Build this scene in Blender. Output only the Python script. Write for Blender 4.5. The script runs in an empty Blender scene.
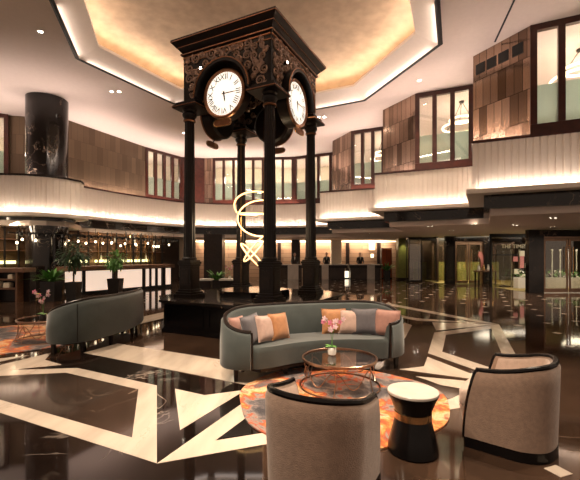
import bpy, bmesh, math, random
from mathutils import Vector, Matrix
random.seed(7)
S = bpy.context.scene
COL = S.collection
PI = math.pi
H, F, CX, CZ = 256.0, 384.0, 290.0, 1.52
def fl(px, py, z=0.0):
    """point seen at pixel px,py on the horizontal plane z"""
    Y = (CZ - z) * F / (py - H)
    return ((px - CX) / F * Y, Y)

# ------------------------------------------------------------------ materials
def new_mat(name):
    m = bpy.data.materials.new(name); m.use_nodes = True
    nt = m.node_tree
    return m, nt, nt.nodes['Principled BSDF']
def setp(b, **k):
    for n, v in k.items():
        n = n.replace('_', ' ')
        if n in b.inputs: b.inputs[n].default_value = v
def c4(c): return (c[0], c[1], c[2], 1)
def mat(name, col, rough=.5, metal=0, var=.12, scale=8, bump=0, bscale=60, coat=0, sheen=0, spec=.5):
    m, nt, b = new_mat(name); N = nt.nodes; L = nt.links
    tc = N.new('ShaderNodeTexCoord'); no = N.new('ShaderNodeTexNoise')
    no.inputs['Scale'].default_value = scale; no.inputs['Detail'].default_value = 3
    L.new(tc.outputs['Object'], no.inputs['Vector'])
    r = N.new('ShaderNodeValToRGB')
    r.color_ramp.elements[0].position = .3; r.color_ramp.elements[1].position = .7
    r.color_ramp.elements[0].color = c4([x * (1 - var) for x in col]); r.color_ramp.elements[1].color = c4([min(1, x * (1 + var)) for x in col])
    L.new(no.outputs['Fac'], r.inputs['Fac']); L.new(r.outputs['Color'], b.inputs['Base Color'])
    setp(b, Roughness=rough, Metallic=metal, Coat_Weight=coat, Sheen_Weight=sheen, Specular_IOR_Level=spec)
    if bump:
        n2 = N.new('ShaderNodeTexNoise'); n2.inputs['Scale'].default_value = bscale
        L.new(tc.outputs['Object'], n2.inputs['Vector'])
        bp = N.new('ShaderNodeBump'); bp.inputs['Strength'].default_value = bump; bp.inputs['Distance'].default_value = .01
        L.new(n2.outputs['Fac'], bp.inputs['Height']); L.new(bp.outputs['Normal'], b.inputs['Normal'])
    return m
def emis(name, col, strength):
    m, nt, b = new_mat(name)
    setp(b, Base_Color=c4(col), Emission_Color=c4(col), Emission_Strength=strength)
    return m
def marble(name, base, vein, rough=.06, scale=1.2, amount=.5, cloud=.25, stretch=(1, 1, 1)):
    m, nt, b = new_mat(name); N = nt.nodes; L = nt.links
    tc = N.new('ShaderNodeTexCoord'); mp = N.new('ShaderNodeMapping'); mp.inputs['Scale'].default_value = stretch
    mp.inputs['Rotation'].default_value = (0, 0, .5)
    L.new(tc.outputs['Object'], mp.inputs['Vector'])
    n0 = N.new('ShaderNodeTexNoise'); n0.inputs['Scale'].default_value = scale; n0.inputs['Detail'].default_value = 6
    L.new(mp.outputs['Vector'], n0.inputs['Vector'])
    # veins: narrow band of a distorted noise
    n1 = N.new('ShaderNodeTexNoise'); n1.inputs['Scale'].default_value = scale * 1.1; n1.inputs['Detail'].default_value = 8; n1.inputs['Distortion'].default_value = 1.6
    L.new(mp.outputs['Vector'], n1.inputs['Vector'])
    rv = N.new('ShaderNodeValToRGB'); e = rv.color_ramp.elements
    e[0].position = .488; e[0].color = (0, 0, 0, 1); e[1].position = .512; e[1].color = (0, 0, 0, 1)
    k = e.new(.5); k.color = (1, 1, 1, 1)
    L.new(n1.outputs['Fac'], rv.inputs['Fac'])
    rc = N.new('ShaderNodeValToRGB')
    rc.color_ramp.elements[0].position = .35; rc.color_ramp.elements[1].position = .65
    rc.color_ramp.elements[0].color = c4([x * (1 - cloud) for x in base]); rc.color_ramp.elements[1].color = c4([min(1, x * (1 + cloud)) for x in base])
    L.new(n0.outputs['Fac'], rc.inputs['Fac'])
    n2 = N.new('ShaderNodeTexNoise'); n2.inputs['Scale'].default_value = scale * .8
    L.new(mp.outputs['Vector'], n2.inputs['Vector'])
    r2 = N.new('ShaderNodeMapRange'); r2.inputs['From Min'].default_value = .5; r2.inputs['From Max'].default_value = .65; r2.inputs['To Max'].default_value = amount
    L.new(n2.outputs['Fac'], r2.inputs['Value'])
    mu = N.new('ShaderNodeMath'); mu.operation = 'MULTIPLY'
    L.new(rv.outputs['Color'], mu.inputs[0]); L.new(r2.outputs['Result'], mu.inputs[1])
    mx = N.new('ShaderNodeMixRGB'); L.new(mu.outputs[0], mx.inputs['Fac']); L.new(rc.outputs['Color'], mx.inputs['Color1']); mx.inputs['Color2'].default_value = c4(vein)
    L.new(mx.outputs['Color'], b.inputs['Base Color']); setp(b, Roughness=rough)
    return m
def tiles(name, c1, c2, mortar, w, h, rough=.2, metal=.7, msize=.008, offset=.5, bias=0):
    m, nt, b = new_mat(name); N = nt.nodes; L = nt.links
    uv = N.new('ShaderNodeUVMap'); br = N.new('ShaderNodeTexBrick')
    br.offset = offset; br.inputs['Scale'].default_value = 1; br.inputs['Brick Width'].default_value = w; br.inputs['Row Height'].default_value = h
    br.inputs['Mortar Size'].default_value = msize; br.inputs['Bias'].default_value = bias
    br.inputs['Color1'].default_value = c4(c1); br.inputs['Color2'].default_value = c4(c2); br.inputs['Mortar'].default_value = c4(mortar)
    L.new(uv.outputs['UV'], br.inputs['Vector']); L.new(br.outputs['Color'], b.inputs['Base Color'])
    setp(b, Roughness=rough, Metallic=metal)
    return m
def glass(name, tint, alpha=.25, rough=.02):
    m, nt, b = new_mat(name); N = nt.nodes; L = nt.links
    tr = N.new('ShaderNodeBsdfTransparent'); tr.inputs['Color'].default_value = c4(tint)
    gl = N.new('ShaderNodeBsdfGlossy'); gl.inputs['Roughness'].default_value = rough
    mx = N.new('ShaderNodeMixShader'); mx.inputs['Fac'].default_value = alpha
    L.new(tr.outputs[0], mx.inputs[1]); L.new(gl.outputs[0], mx.inputs[2]); L.new(mx.outputs[0], N['Material Output'].inputs['Surface'])
    N.remove(b)
    return m
def frosted(name, col, transl=.6):
    m, nt, b = new_mat(name); N = nt.nodes; L = nt.links
    d = N.new('ShaderNodeBsdfTranslucent'); d.inputs['Color'].default_value = c4(col)
    g = N.new('ShaderNodeBsdfDiffuse'); g.inputs['Color'].default_value = c4(col)
    mx = N.new('ShaderNodeMixShader'); mx.inputs['Fac'].default_value = transl
    L.new(g.outputs[0], mx.inputs[1]); L.new(d.outputs[0], mx.inputs[2]); L.new(mx.outputs[0], N['Material Output'].inputs['Surface'])
    N.remove(b)
    return m
def rug_mat():
    m, nt, b = new_mat('rug_pile'); N = nt.nodes; L = nt.links
    tc = N.new('ShaderNodeTexCoord')
    n0 = N.new('ShaderNodeTexNoise'); n0.inputs['Scale'].default_value = 2.3; n0.inputs['Detail'].default_value = 9; n0.inputs['Roughness'].default_value = .68; n0.inputs['Distortion'].default_value = .9
    L.new(tc.outputs['Object'], n0.inputs['Vector'])
    n1 = N.new('ShaderNodeTexNoise'); n1.inputs['Scale'].default_value = .9; n1.inputs['Detail'].default_value = 2
    L.new(tc.outputs['Object'], n1.inputs['Vector'])
    ma = N.new('ShaderNodeMath'); ma.operation = 'MULTIPLY_ADD'; ma.inputs[1].default_value = .8; ma.inputs[2].default_value = -.4
    L.new(n1.outputs['Fac'], ma.inputs[0])
    ad = N.new('ShaderNodeMath'); L.new(n0.outputs['Fac'], ad.inputs[0]); L.new(ma.outputs[0], ad.inputs[1])
    r = N.new('ShaderNodeValToRGB'); e = r.color_ramp.elements
    cols = [(.30, (.03, .025, .03)), (.40, (.11, .09, .09)), (.455, (.30, .23, .19)), (.49, (.34, .05, .012)), (.53, (.55, .11, .015)), (.575, (.72, .28, .06)), (.62, (.72, .52, .30)), (.68, (.36, .08, .02)), (.75, (.12, .10, .10))]
    e[0].position, e[0].color = cols[0][0], c4(cols[0][1]); e[1].position, e[1].color = cols[-1][0], c4(cols[-1][1])
    for p, c in cols[1:-1]:
        k = e.new(p); k.color = c4(c)
    L.new(ad.outputs[0], r.inputs['Fac']); L.new(r.outputs['Color'], b.inputs['Base Color'])
    setp(b, Roughness=.95, Sheen_Weight=.2)
    n2 = N.new('ShaderNodeTexNoise'); n2.inputs['Scale'].default_value = 200
    L.new(tc.outputs['Object'], n2.inputs['Vector'])
    bp = N.new('ShaderNodeBump'); bp.inputs['Strength'].default_value = .5; bp.inputs['Distance'].default_value = .01
    L.new(n2.outputs['Fac'], bp.inputs['Height']); L.new(bp.outputs['Normal'], b.inputs['Normal'])
    return m
M = dict(
    floor=marble('brown_marble', (.048, .027, .017), (.35, .25, .18), rough=.055, scale=.9, amount=.5, cloud=.45),
    black=marble('black_marble', (.010, .006, .0045), (.6, .5, .42), rough=.05, scale=.8, amount=.9, cloud=.5),
    quad=marble('grey_brown_marble', (.040, .025, .018), (.4, .28, .2), rough=.08, scale=1.5, amount=.4, cloud=.35),
    white=marble('cream_marble', (.58, .49, .40), (.36, .27, .19), rough=.12, scale=1.4, amount=.7, cloud=.13, stretch=(3, .6, 1)),
    colmarble=marble('dark_column_marble', (.012, .009, .008), (.4, .3, .22), rough=.1, scale=1.3, amount=1, cloud=.5),
    tabletop=marble('white_tabletop_marble', (.60, .54, .48), (.45, .4, .36), rough=.2, scale=6, amount=.9, cloud=.06),
    ceil=mat('ceiling_paint', (.66, .555, .49), .85, var=.02),
    lip=mat('ceiling_lip_paint', (.88, .77, .67), .7, var=.02),
    gold=mat('gold_leaf_ceiling', (.46, .33, .21), .6, .1, var=.14, scale=3, bump=.4, bscale=7),
    fascia=mat('fascia_cream', (.84, .76, .67), .7, var=.02),
    tower=mat('blackened_iron', (.010, .006, .0045), .38, 0, var=.3, scale=5, spec=.3),
    orn=mat('iron_scrollwork_lit', (.30, .20, .15), .35, .5, var=.4, scale=9),  # spot lamp light on the scrolls put into a paler iron colour
    copper=mat('copper_edge', (.32, .15, .08), .3, .9, var=.2),
    brass=mat('brass', (.62, .38, .18), .22, 1, var=.1),
    rosegold=mat('rose_gold', (.42, .27, .19), .28, 1, var=.1),
    dial=mat('dial_enamel', (.86, .80, .72), .35, var=.01),
    ink=mat('numeral_black', (.012, .01, .01), .5, var=.1),
    velvet=mat('teal_grey_velvet', (.040, .052, .049), .75, var=.16, scale=5, bump=.15, bscale=90, sheen=.5),
    darkwood=mat('dark_wood', (.014, .008, .006), .35, var=.35, scale=12, spec=.3),
    blackwood=mat('black_lacquer', (.005, .004, .004), .25, var=.2, spec=.25),
    taupe=mat('taupe_boucle', (.30, .20, .145), .9, var=.13, scale=28, bump=.4, bscale=140, sheen=.3),
    taupein=mat('pale_taupe_lining', (.50, .38, .31), .9, var=.1, scale=30, bump=.3, bscale=140, sheen=.3),
    p_rose=mat('rose_cushion', (.36, .18, .14), .7, var=.1, scale=20, bump=.2, bscale=120, sheen=.4),
    p_grey=mat('slate_cushion', (.10, .09, .10), .7, var=.1, scale=20, bump=.2, bscale=120, sheen=.4),
    p_pink=mat('blush_cushion', (.50, .34, .28), .7, var=.12, scale=14, bump=.2, bscale=120, sheen=.4),
    p_orange=mat('orange_cushion', (.44, .19, .07), .65, var=.15, scale=14, bump=.2, bscale=120, sheen=.4),
    rug=rug_mat(),
    glasstop=glass('smoked_glass', (.72, .66, .62), .32),
    clear=glass('clear_glass', (.93, .92, .88), .10),
    shopglass=glass('shop_glass', (.8, .78, .7), .16),
    frost=frosted('frosted_film', (.62, .70, .66), .7),
    redwood=mat('red_mahogany', (.055, .013, .008), .3, var=.3, scale=6),
    brownwood=mat('brown_wood', (.14, .065, .035), .4, var=.25, scale=5),
    mosaic=tiles('bronze_mirror_tiles', (.13, .082, .055), (.48, .34, .26), (.05, .03, .02), .24, .85, .16, .85),
    mosaic2=tiles('brown_panel_tiles', (.095, .062, .036), (.165, .11, .066), (.06, .035, .02), .30, .85, .4, .35, msize=.004),
    stone=tiles('travertine_panels', (.27, .165, .10), (.36, .24, .155), (.12, .07, .045), 2.4, .28, .4, 0, msize=.012, offset=.37),
    darkwall=mat('dark_bronze_wall', (.035, .020, .013), .3, .3, var=.3, scale=2),
    bronze=mat('bronze_mirror', (.20, .12, .07), .25, .6, var=.4, scale=1.5),
    greenwall=mat('olive_carpeted_floor', (.20, .15, .04), .8, var=.2),
    cream=mat('cream_wall', (.72, .63, .50), .8, var=.04),
    whitelit=mat('backlit_white_panel', (.8, .68, .58), .5, var=.02),
    leaf=mat('green_leaf', (.10, .27, .05), .45, var=.5, scale=14),
    leafdk=mat('dark_green_leaf', (.035, .08, .03), .45, var=.5, scale=14),
    bark=mat('bark', (.08, .05, .03), .8, var=.3),
    pot=mat('dark_planter', (.018, .014, .012), .35, var=.2),
    potwhite=mat('white_ceramic', (.75, .72, .66), .25, var=.03),
    orchid=mat('pink_orchid_petal', (.72, .22, .34), .6, var=.3, scale=30),
    orchidp=mat('pale_orchid_petal', (.85, .62, .66), .6, var=.15, scale=30),
    suit=mat('black_suit', (.012, .012, .014), .7, var=.1),
    shirt=mat('white_shirt', (.75, .73, .7), .7, var=.03),
    skin=mat('skin', (.45, .25, .17), .55, var=.05),
    hair=mat('black_hair', (.01, .008, .007), .5, var=.2),
    orangedoor=mat('orange_red_lacquer', (.42, .075, .02), .35, var=.08),
    green=mat('olive_column', (.20, .20, .06), .4, var=.15),
    paper=mat('paper_card', (.75, .68, .5), .7, var=.04),
    pinkpaper=mat('pink_card', (.6, .22, .2), .7, var=.2, scale=20),
    bottle=mat('amber_bottle', (.10, .05, .02), .12, .0, var=.4),
    bottlec=mat('pale_bottle', (.5, .5, .42), .12, .0, var=.3),
    iron=mat('black_metal', (.012, .011, .011), .35, .5, var=.1),
    slot=mat('black_slot', (.006, .005, .005), .6, var=.1),
    lamp=emis('downlight_glow', (1, .88, .72), 30),
    dialglow=emis('emissive_dial', (1, .91, .78), .95),  # dial face emits its own even colour
    led=emis('led_tube_glow', (1, .62, .26), 2.4),
    pend=emis('pendant_glow', (1, .78, .5), 6),
    litshelf=emis('lit_shelf', (.86, .84, .42), 1.6),
    litpanel=emis('backlit_panel', (1, .78, .62), .62),
    chand=emis('chandelier_glow', (1, .84, .6), 3),
    lampbox=emis('wall_lamp_glow', (1, .84, .6), 1.5),
)

# ------------------------------------------------------------------ mesh builder
class MB:
    def __init__(s): s.v = []; s.f = []; s.uv = None
    def add(s, vs, fs, mtx=None):
        n = len(s.v)
        for p in vs:
            p = Vector(p)
            s.v.append(mtx @ p if mtx else p)
        for f in fs: s.f.append([i + n for i in f])
        return s
    def box(s, x0, x1, y0, y1, z0, z1, mtx=None):
        vs = [(x, y, z) for z in (z0, z1) for x, y in ((x0, y0), (x1, y0), (x1, y1), (x0, y1))]
        return s.add(vs, [(3, 2, 1, 0), (4, 5, 6, 7), (0, 1, 5, 4), (1, 2, 6, 5), (2, 3, 7, 6), (3, 0, 4, 7)], mtx)
    def bbox(s, x0, x1, y0, y1, z0, z1, b=.01, mtx=None):
        """box with chamfered edges"""
        bm = bmesh.new(); bmesh.ops.create_cube(bm, size=1)
        for v in bm.verts:
            v.co = Vector((x0 + (v.co.x + .5) * (x1 - x0), y0 + (v.co.y + .5) * (y1 - y0), z0 + (v.co.z + .5) * (z1 - z0)))
        bmesh.ops.bevel(bm, geom=bm.edges[:], offset=b, segments=2, affect='EDGES', profile=.7)
        bm.verts.index_update()
        s.add([v.co.copy() for v in bm.verts], [[v.index for v in f.verts] for f in bm.faces], mtx); bm.free()
        return s
    def lathe(s, prof, seg=32, mtx=None, cap=True):
        vs = []; fs = []; n = len(prof)
        for k in range(seg):
            a = 2 * PI * k / seg
            for r, z in prof: vs.append((r * math.cos(a), r * math.sin(a), z))
        for k in range(seg):
            k2 = (k + 1) % seg
            for i in range(n - 1): fs.append((k * n + i, k2 * n + i, k2 * n + i + 1, k * n + i + 1))
        if cap:
            if prof[0][0] > 1e-5: fs.append([k * n for k in range(seg)][::-1])
            if prof[-1][0] > 1e-5: fs.append([k * n + n - 1 for k in range(seg)])
        return s.add(vs, fs, mtx)
    def tube(s, pts, r, seg=8, closed=False, mtx=None):
        pts = [Vector(p) for p in pts]; n = len(pts); vs = []; fs = []
        rr = r if isinstance(r, (list, tuple)) else [r] * n
        up = None
        for i, p in enumerate(pts):
            if closed: t = pts[(i + 1) % n] - pts[i - 1]
            else: t = pts[min(i + 1, n - 1)] - pts[max(i - 1, 0)]
            t.normalize()
            if up is None:
                up = Vector((0, 0, 1)) if abs(t.z) < .9 else Vector((1, 0, 0))
            a = up - t * up.dot(t)
            if a.length < 1e-4: a = t.orthogonal()
            a.normalize(); up = a; b = t.cross(a)
            for k in range(seg):
                w = 2 * PI * k / seg
                vs.append(p + (a * math.cos(w) + b * math.sin(w)) * rr[i])
        m = n if closed else n - 1
        for i in range(m):
            j = (i + 1) % n
            for k in range(seg):
                k2 = (k + 1) % seg
                fs.append((i * seg + k, i * seg + k2, j * seg + k2, j * seg + k))
        if not closed:
            fs.append(list(range(seg))[::-1]); fs.append([(n - 1) * seg + k for k in range(seg)])
        return s.add(vs, fs, mtx)
    def prism(s, poly, z0, z1, mtx=None):
        n = len(poly)
        a = sum(poly[i][0] * poly[(i + 1) % n][1] - poly[(i + 1) % n][0] * poly[i][1] for i in range(n))
        if a < 0: poly = poly[::-1]
        vs = [(x, y, z0) for x, y in poly] + [(x, y, z1) for x, y in poly]
        fs = [list(range(n))[::-1], [n + i for i in range(n)]] + [(i, (i + 1) % n, n + (i + 1) % n, n + i) for i in range(n)]
        return s.add(vs, fs, mtx)
    def rings(s, rings, closed=True, capb=True, capt=True, mtx=None):
        n = len(rings[0]); vs = [p for r in rings for p in r]; fs = []
        for i in range(len(rings) - 1):
            for k in range(n if closed else n - 1):
                k2 = (k + 1) % n
                fs.append((i * n + k, i * n + k2, (i + 1) * n + k2, (i + 1) * n + k))
        if capb: fs.append(list(range(n))[::-1])
        if capt: fs.append([(len(rings) - 1) * n + k for k in range(n)])
        return s.add(vs, fs, mtx)
    def mesh(s, name):
        me = bpy.data.meshes.new(name); me.from_pydata([tuple(p) for p in s.v], [], s.f); me.update()
        bm = bmesh.new(); bm.from_mesh(me); bmesh.ops.recalc_face_normals(bm, faces=bm.faces); bm.to_mesh(me); bm.free()
        return me
    def build(s, name, m, parent=None, smooth=True, angle=35):
        me = s.mesh(name)
        if m: me.materials.append(m)
        if s.uv:
            uvl = me.uv_layers.new(name='UVMap')
            for lp in me.loops: uvl.data[lp.index].uv = s.uv[lp.vertex_index]
        if smooth:
            bm = bmesh.new(); bm.from_mesh(me)
            for f in bm.faces: f.smooth = True
            for e in bm.edges:
                if len(e.link_faces) == 2 and e.calc_face_angle(0) > math.radians(angle): e.smooth = False
            bm.to_mesh(me); bm.free()
        o = bpy.data.objects.new(name, me); COL.objects.link(o)
        if parent: o.parent = parent
        return o
def thing(name, label, cat, loc=(0, 0, 0), rz=0, group=None):
    o = bpy.data.objects.new(name, None); COL.objects.link(o)
    o.empty_display_size = .2
    o.location = loc; o.rotation_euler = (0, 0, rz); o['label'] = label; o['category'] = cat
    if group: o['group'] = group
    return o
def tag(o, label, cat, group=None):
    o['label'] = label; o['category'] = cat
    if group: o['group'] = group
    return o
def struct(o, label=None, cat='trim'):
    o['kind'] = 'structure'
    if label: o['label'] = label; o['category'] = cat
    return o
def copy_tree(o, parent=None):
    c = o.copy(); COL.objects.link(c); c.parent = parent
    for ch in list(o.children): copy_tree(ch, c)
    return c
def clone(o, loc, rz, label):
    c = copy_tree(o); c.location = loc; c.rotation_euler = (0, 0, rz); c['label'] = label
    return c
def T(x=0, y=0, z=0, rx=0, ry=0, rz=0, s=1):
    return Matrix.Translation((x, y, z)) @ Matrix.Rotation(rz, 4, 'Z') @ Matrix.Rotation(ry, 4, 'Y') @ Matrix.Rotation(rx, 4, 'X') @ Matrix.Scale(s, 4)
def spline(pts, n):
    P = [Vector(p) for p in pts]; P = [P[0] * 2 - P[1]] + P + [P[-1] * 2 - P[-2]]; out = []
    m = len(P) - 3
    for i in range(n + 1):
        u = i / n * m; k = min(int(u), m - 1); t = u - k; a, b, c, d = P[k:k + 4]
        out.append(.5 * ((2 * b) + (c - a) * t + (2 * a - 5 * b + 4 * c - d) * t * t + (3 * b - a - 3 * c + d) * t ** 3))
    return out
def offset(path, d):
    """shift an open plan path sideways, positive = to the right of travel"""
    out = []; n = len(path)
    for i in range(n):
        ns = []
        for a, b in ((i - 1, i), (i, i + 1)):
            if a < 0 or b >= n: continue
            t = Vector(path[b]) - Vector(path[a]); t.normalize(); ns.append(Vector((t.y, -t.x)))
        m = sum(ns, Vector((0, 0))); m.normalize()
        k = d / max(.45, m.dot(ns[0]))
        out.append((path[i][0] + m.x * k, path[i][1] + m.y * k))
    return out
def text_mb(txt, size):
    cu = bpy.data.curves.new('t', 'FONT'); cu.body = txt; cu.size = size; cu.align_x = 'CENTER'; cu.align_y = 'CENTER'; cu.extrude = .002
    o = bpy.data.objects.new('t', cu); COL.objects.link(o)
    dg = bpy.context.evaluated_depsgraph_get(); me = bpy.data.meshes.new_from_object(o.evaluated_get(dg))
    vs = [v.co.copy() for v in me.vertices]; fs = [list(p.vertices) for p in me.polygons]
    bpy.data.objects.remove(o); bpy.data.curves.remove(cu); bpy.data.meshes.remove(me)
    return vs, fs

# ------------------------------------------------------------------ floor and its inlays
struct(MB().box(-20, 18, -4, 34, -.1, 0).build('floor', M['floor'], smooth=False))
def P(*px): return [fl(x, y) for x, y in px]
dark = MB()
dark.prism(P((-40, 398), (-40, 366), (0, 368), (84, 352), (222, 382), (262, 388), (262, 479), (262, 520), (-40, 520)), 0, .0015)
struct(dark.build('trim_1', M['black'], smooth=False), 'black veined marble field in the left floor pattern', 'floor inlay')
q = MB()
q.prism(P((-40, 378), (66, 372.9), (138.4, 389.6), (132, 438), (-40, 388.5)), .0015, .003)
q.prism(P((446.4, 334.5), (491, 328.8), (503, 354), (507, 372), (442, 352)), .0, .0025)
q.prism(P((405, 339), (412, 325), (436, 326), (423, 366), (404, 369), (385, 371), (380, 350)), .0, .0025)
q.prism(P((418, 378), (466, 389), (452, 398), (430, 402), (410, 390)), .0, .0015)
struct(q.build('trim_2', M['quad'], smooth=False), 'grey brown marble panels framed by cream marble bands', 'floor inlay')
w = MB()
for poly in [
    [(-40, 372), (-40, 378), (66, 372.9), (138.4, 389.6), (132, 438), (-40, 388.5), (-40, 400), (156.9, 463.8), (156.9, 385.8), (77.7, 368.2)],
    [(-30, 372.5), (51, 353), (45, 360), (62, 365), (-30, 374)],
    [(-20, 366), (-20, 361), (30, 355.2)],
    [(83.5, 353), (117.5, 343.6), (222, 360), (300, 374), (300, 396), (222, 380)],
    [(100, 326), (162, 312.6), (175, 310.5), (175, 316.5), (162, 318.5), (100, 334)],
    [(175, 389), (204.7, 395.5), (246, 390), (180, 430.4)],
    [(156.8, 464), (246, 401), (254, 412), (215, 441), (300, 427.5), (300, 438.5)],
    # right hand side
    [(434.4, 332.5), (428, 353.3), (477, 370.6), (499, 377.5), (503, 372), (442.3, 351.9), (446, 335), (491, 328.8), (507, 366), (522, 366), (499, 324.5)],
    [(427.5, 357), (424, 366.5), (400, 369.5), (475, 379.5), (480, 377.5)],
    [(416, 376.5), (476, 382), (466, 389.5), (440, 385), (428, 380.5)],
    [(440, 403), (454, 397.7), (466, 392), (462, 408), (440, 411)],
    [(404, 322.5), (412, 325.3), (405, 338.3), (398, 341)],
    [(432, 322.3), (497, 324.5), (436, 330.5)],
    [(388.6, 302), (392, 303.8), (478, 320.2), (499, 324.3), (478, 322.2), (391, 305.8), (386, 308), (381, 307)],
    [(399, 315), (417, 318.4), (497, 324), (417, 320.6), (398, 317)],
    [(205, 325), (214, 324), (300, 336), (300, 339)],
]:
    w.prism(P(*poly), .0, .004)
struct(w.build('trim_3', M['white'], smooth=False), 'cream marble bands and wedges laid in the dark floor', 'floor inlay')
# small square insets
sq = MB()
def sqr(x, y, s=.06, a=.35):
    sq.prism([(x + s * (math.cos(a) * i - math.sin(a) * j), y + s * (math.sin(a) * i + math.cos(a) * j)) for i, j in ((-1, -1), (1, -1), (1, 1), (-1, 1))], 0, .004)
sqr(1.893, 2.71)
U = Vector((.894, -.447)); V = Vector((.447, .894)); O = Vector((5.27, 7.58))
for i in range(-22, 16):
    for j in range(-8, 40):
        p = O + U * (i * .625) + V * (j * .625)
        if (i + j) % 2: continue
        if p.x < -6 or p.x > 12 or p.y > 25 or p.y < 5.2: continue
        if p.y < 12.5 and p.x < 2.4 + (p.y - 6) * .12 + 2.0: continue
        if p.x > 9.2 and p.y > 15: continue
        sqr(p.x, p.y)
struct(sq.build('trim_4', M['white'], smooth=False), 'small cream marble squares dotted over the brown floor', 'floor inlay')

# ------------------------------------------------------------------ ceiling with the recessed octagonal cove
ZC = 7.6
loop = [(-6.6, 11.8), (-4.7, 15.3), (-3.4, 16.0), (1.04, 15.95), (2.97, 15.0), (4.38, 11.0), (3.56, 9.1), (2.4, 4), (-4.2, 4), (-5.72, 9.1)]
def scl(f, c=(-1.0, 9.6)): return [(c[0] + (x - c[0]) * f, c[1] + (y - c[1]) * f) for x, y in loop]
bm = bmesh.new()
def ring_edges(pts, z):
    vs = [bm.verts.new((x, y, z)) for x, y in pts]
    for i in range(len(vs)): bm.edges.new((vs[i], vs[(i + 1) % len(vs)]))
ring_edges([(-20, -4), (18, -4), (18, 34), (-20, 34)], ZC); ring_edges(loop, ZC)
bmesh.ops.triangle_fill(bm, use_beauty=True, edges=bm.edges[:])
me = bpy.data.meshes.new('ceiling')
for f in bm.faces[:]:
    c = f.calc_center_median()
bm.to_mesh(me); bm.free()
me.materials.append(M['ceil'])
ceil = bpy.data.objects.new('ceiling', me); COL.objects.link(ceil); struct(ceil)
R3 = lambda f, z: [(x, y, z) for x, y in scl(f)]
struct(MB().rings([R3(1.0, ZC - .01), R3(.985, ZC - .07), R3(.97, ZC - .07), R3(.97, ZC)], capb=False, capt=False).build('trim_5', M['slot'], smooth=False), 'thin black line round the recessed ceiling', 'ceiling trim')
struct(MB().rings([R3(.97, ZC - .05), R3(.93, ZC + .02), R3(.84, ZC + .16), R3(.84, ZC + .24), R3(.90, ZC + .24)], capb=False, capt=False).build('trim_6', M['lip'], smooth=False), 'pale lip round the recessed ceiling', 'ceiling trim')
cov = [(1.0, 7.84), (.97, 8.0), (.925, 8.25), (.86, 8.42), (.80, 8.46)]
struct(MB().rings([R3(a, z) for a, z in cov] + [R3(.5, 8.46)], capb=False, capt=True).build('trim_7', M['gold'], smooth=True, angle=60), 'gold leaf ceiling panel with a curved cove', 'ceiling trim')
struct(MB().rings([R3(1.02, 7.6), R3(1.02, 7.84), R3(.9, 7.845)], capb=False, capt=False).build('trim_8', M['lip'], smooth=False))
# slot in the right hand ceiling
struct(MB().prism([(5.0, 8.0), (5.04, 8.0), (5.84, 10.9), (5.79, 10.9)], ZC - .012, ZC + .005).build('trim_9', M['slot'], smooth=False), 'thin black slot in the right ceiling', 'ceiling trim')

LIGHTK = 1.0
def area(loc, sx, sy, e, col=(1, .78, .58), direction=(0, 0, -1), xdir=None):
    l = bpy.data.lights.new('area', 'AREA'); l.shape = 'RECTANGLE'; l.size = sx; l.size_y = sy; l.energy = e * LIGHTK; l.color = (col[0], min(1, col[1] * 1.03), min(1, col[2] * 1.13))
    o = bpy.data.objects.new('area_light', l); COL.objects.link(o)
    z = -Vector(direction).normalized()
    x = Vector(xdir) if xdir else z.orthogonal()
    x = (x - z * x.dot(z)).normalized(); y = z.cross(x)
    o.matrix_world = Matrix.Translation(loc) @ Matrix((x, y, z)).transposed().to_4x4()
    return o
def spot(loc, target, e, size=70, blend=.6, col=(1, .80, .60), r=.06):
    l = bpy.data.lights.new('spot', 'SPOT'); l.energy = e * LIGHTK; l.spot_size = math.radians(size); l.spot_blend = blend; l.color = col; l.shadow_soft_size = r
    o = bpy.data.objects.new('spot_light', l); COL.objects.link(o)
    o.location = loc; o.rotation_euler = (Vector(target) - Vector(loc)).to_track_quat('-Z', 'Y').to_euler()
    return o
def point(loc, e, col=(1, .8, .6), r=.15):
    l = bpy.data.lights.new('point', 'POINT'); l.energy = e * LIGHTK; l.color = (col[0], min(1, col[1] * 1.03), min(1, col[2] * 1.13)); l.shadow_soft_size = r
    o = bpy.data.objects.new('point_light', l); COL.objects.link(o); o.location = loc
    return o
# cove strips behind the lip, an added inward strip, and one lighting the lip
inner = scl(.885)
for i in range(len(inner)):
    a, b = Vector(inner[i]), Vector(inner[(i + 1) % len(inner)])
    d = b - a; mid = (a + b) / 2; nrm = Vector((d.y, -d.x)).normalized()
    if nrm.dot(mid - Vector((-1, 9.6))) < 0: nrm = -nrm
    area((mid.x, mid.y, 7.92), d.length * .96, .05, 1.9 * d.length, (1, .72, .44), (nrm.x * .5, nrm.y * .5, 1), (d.x, d.y, 0))
    area((mid.x, mid.y, 7.95), d.length * .96, .05, 8 * d.length, (1, .78, .58), (-nrm.x * 2.2, -nrm.y * 2.2, .8), (d.x, d.y, 0))  # added second strip, aimed inward to brighten the gold centre
    o_ = (mid - Vector((-1, 9.6))) * (.962 / .885) + Vector((-1, 9.6))
    area((o_.x, o_.y, 7.49), d.length * .97, .16, 1.7 * d.length, (1, .80, .64), (-nrm.x, -nrm.y, .55), (d.x, d.y, 0))

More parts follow.
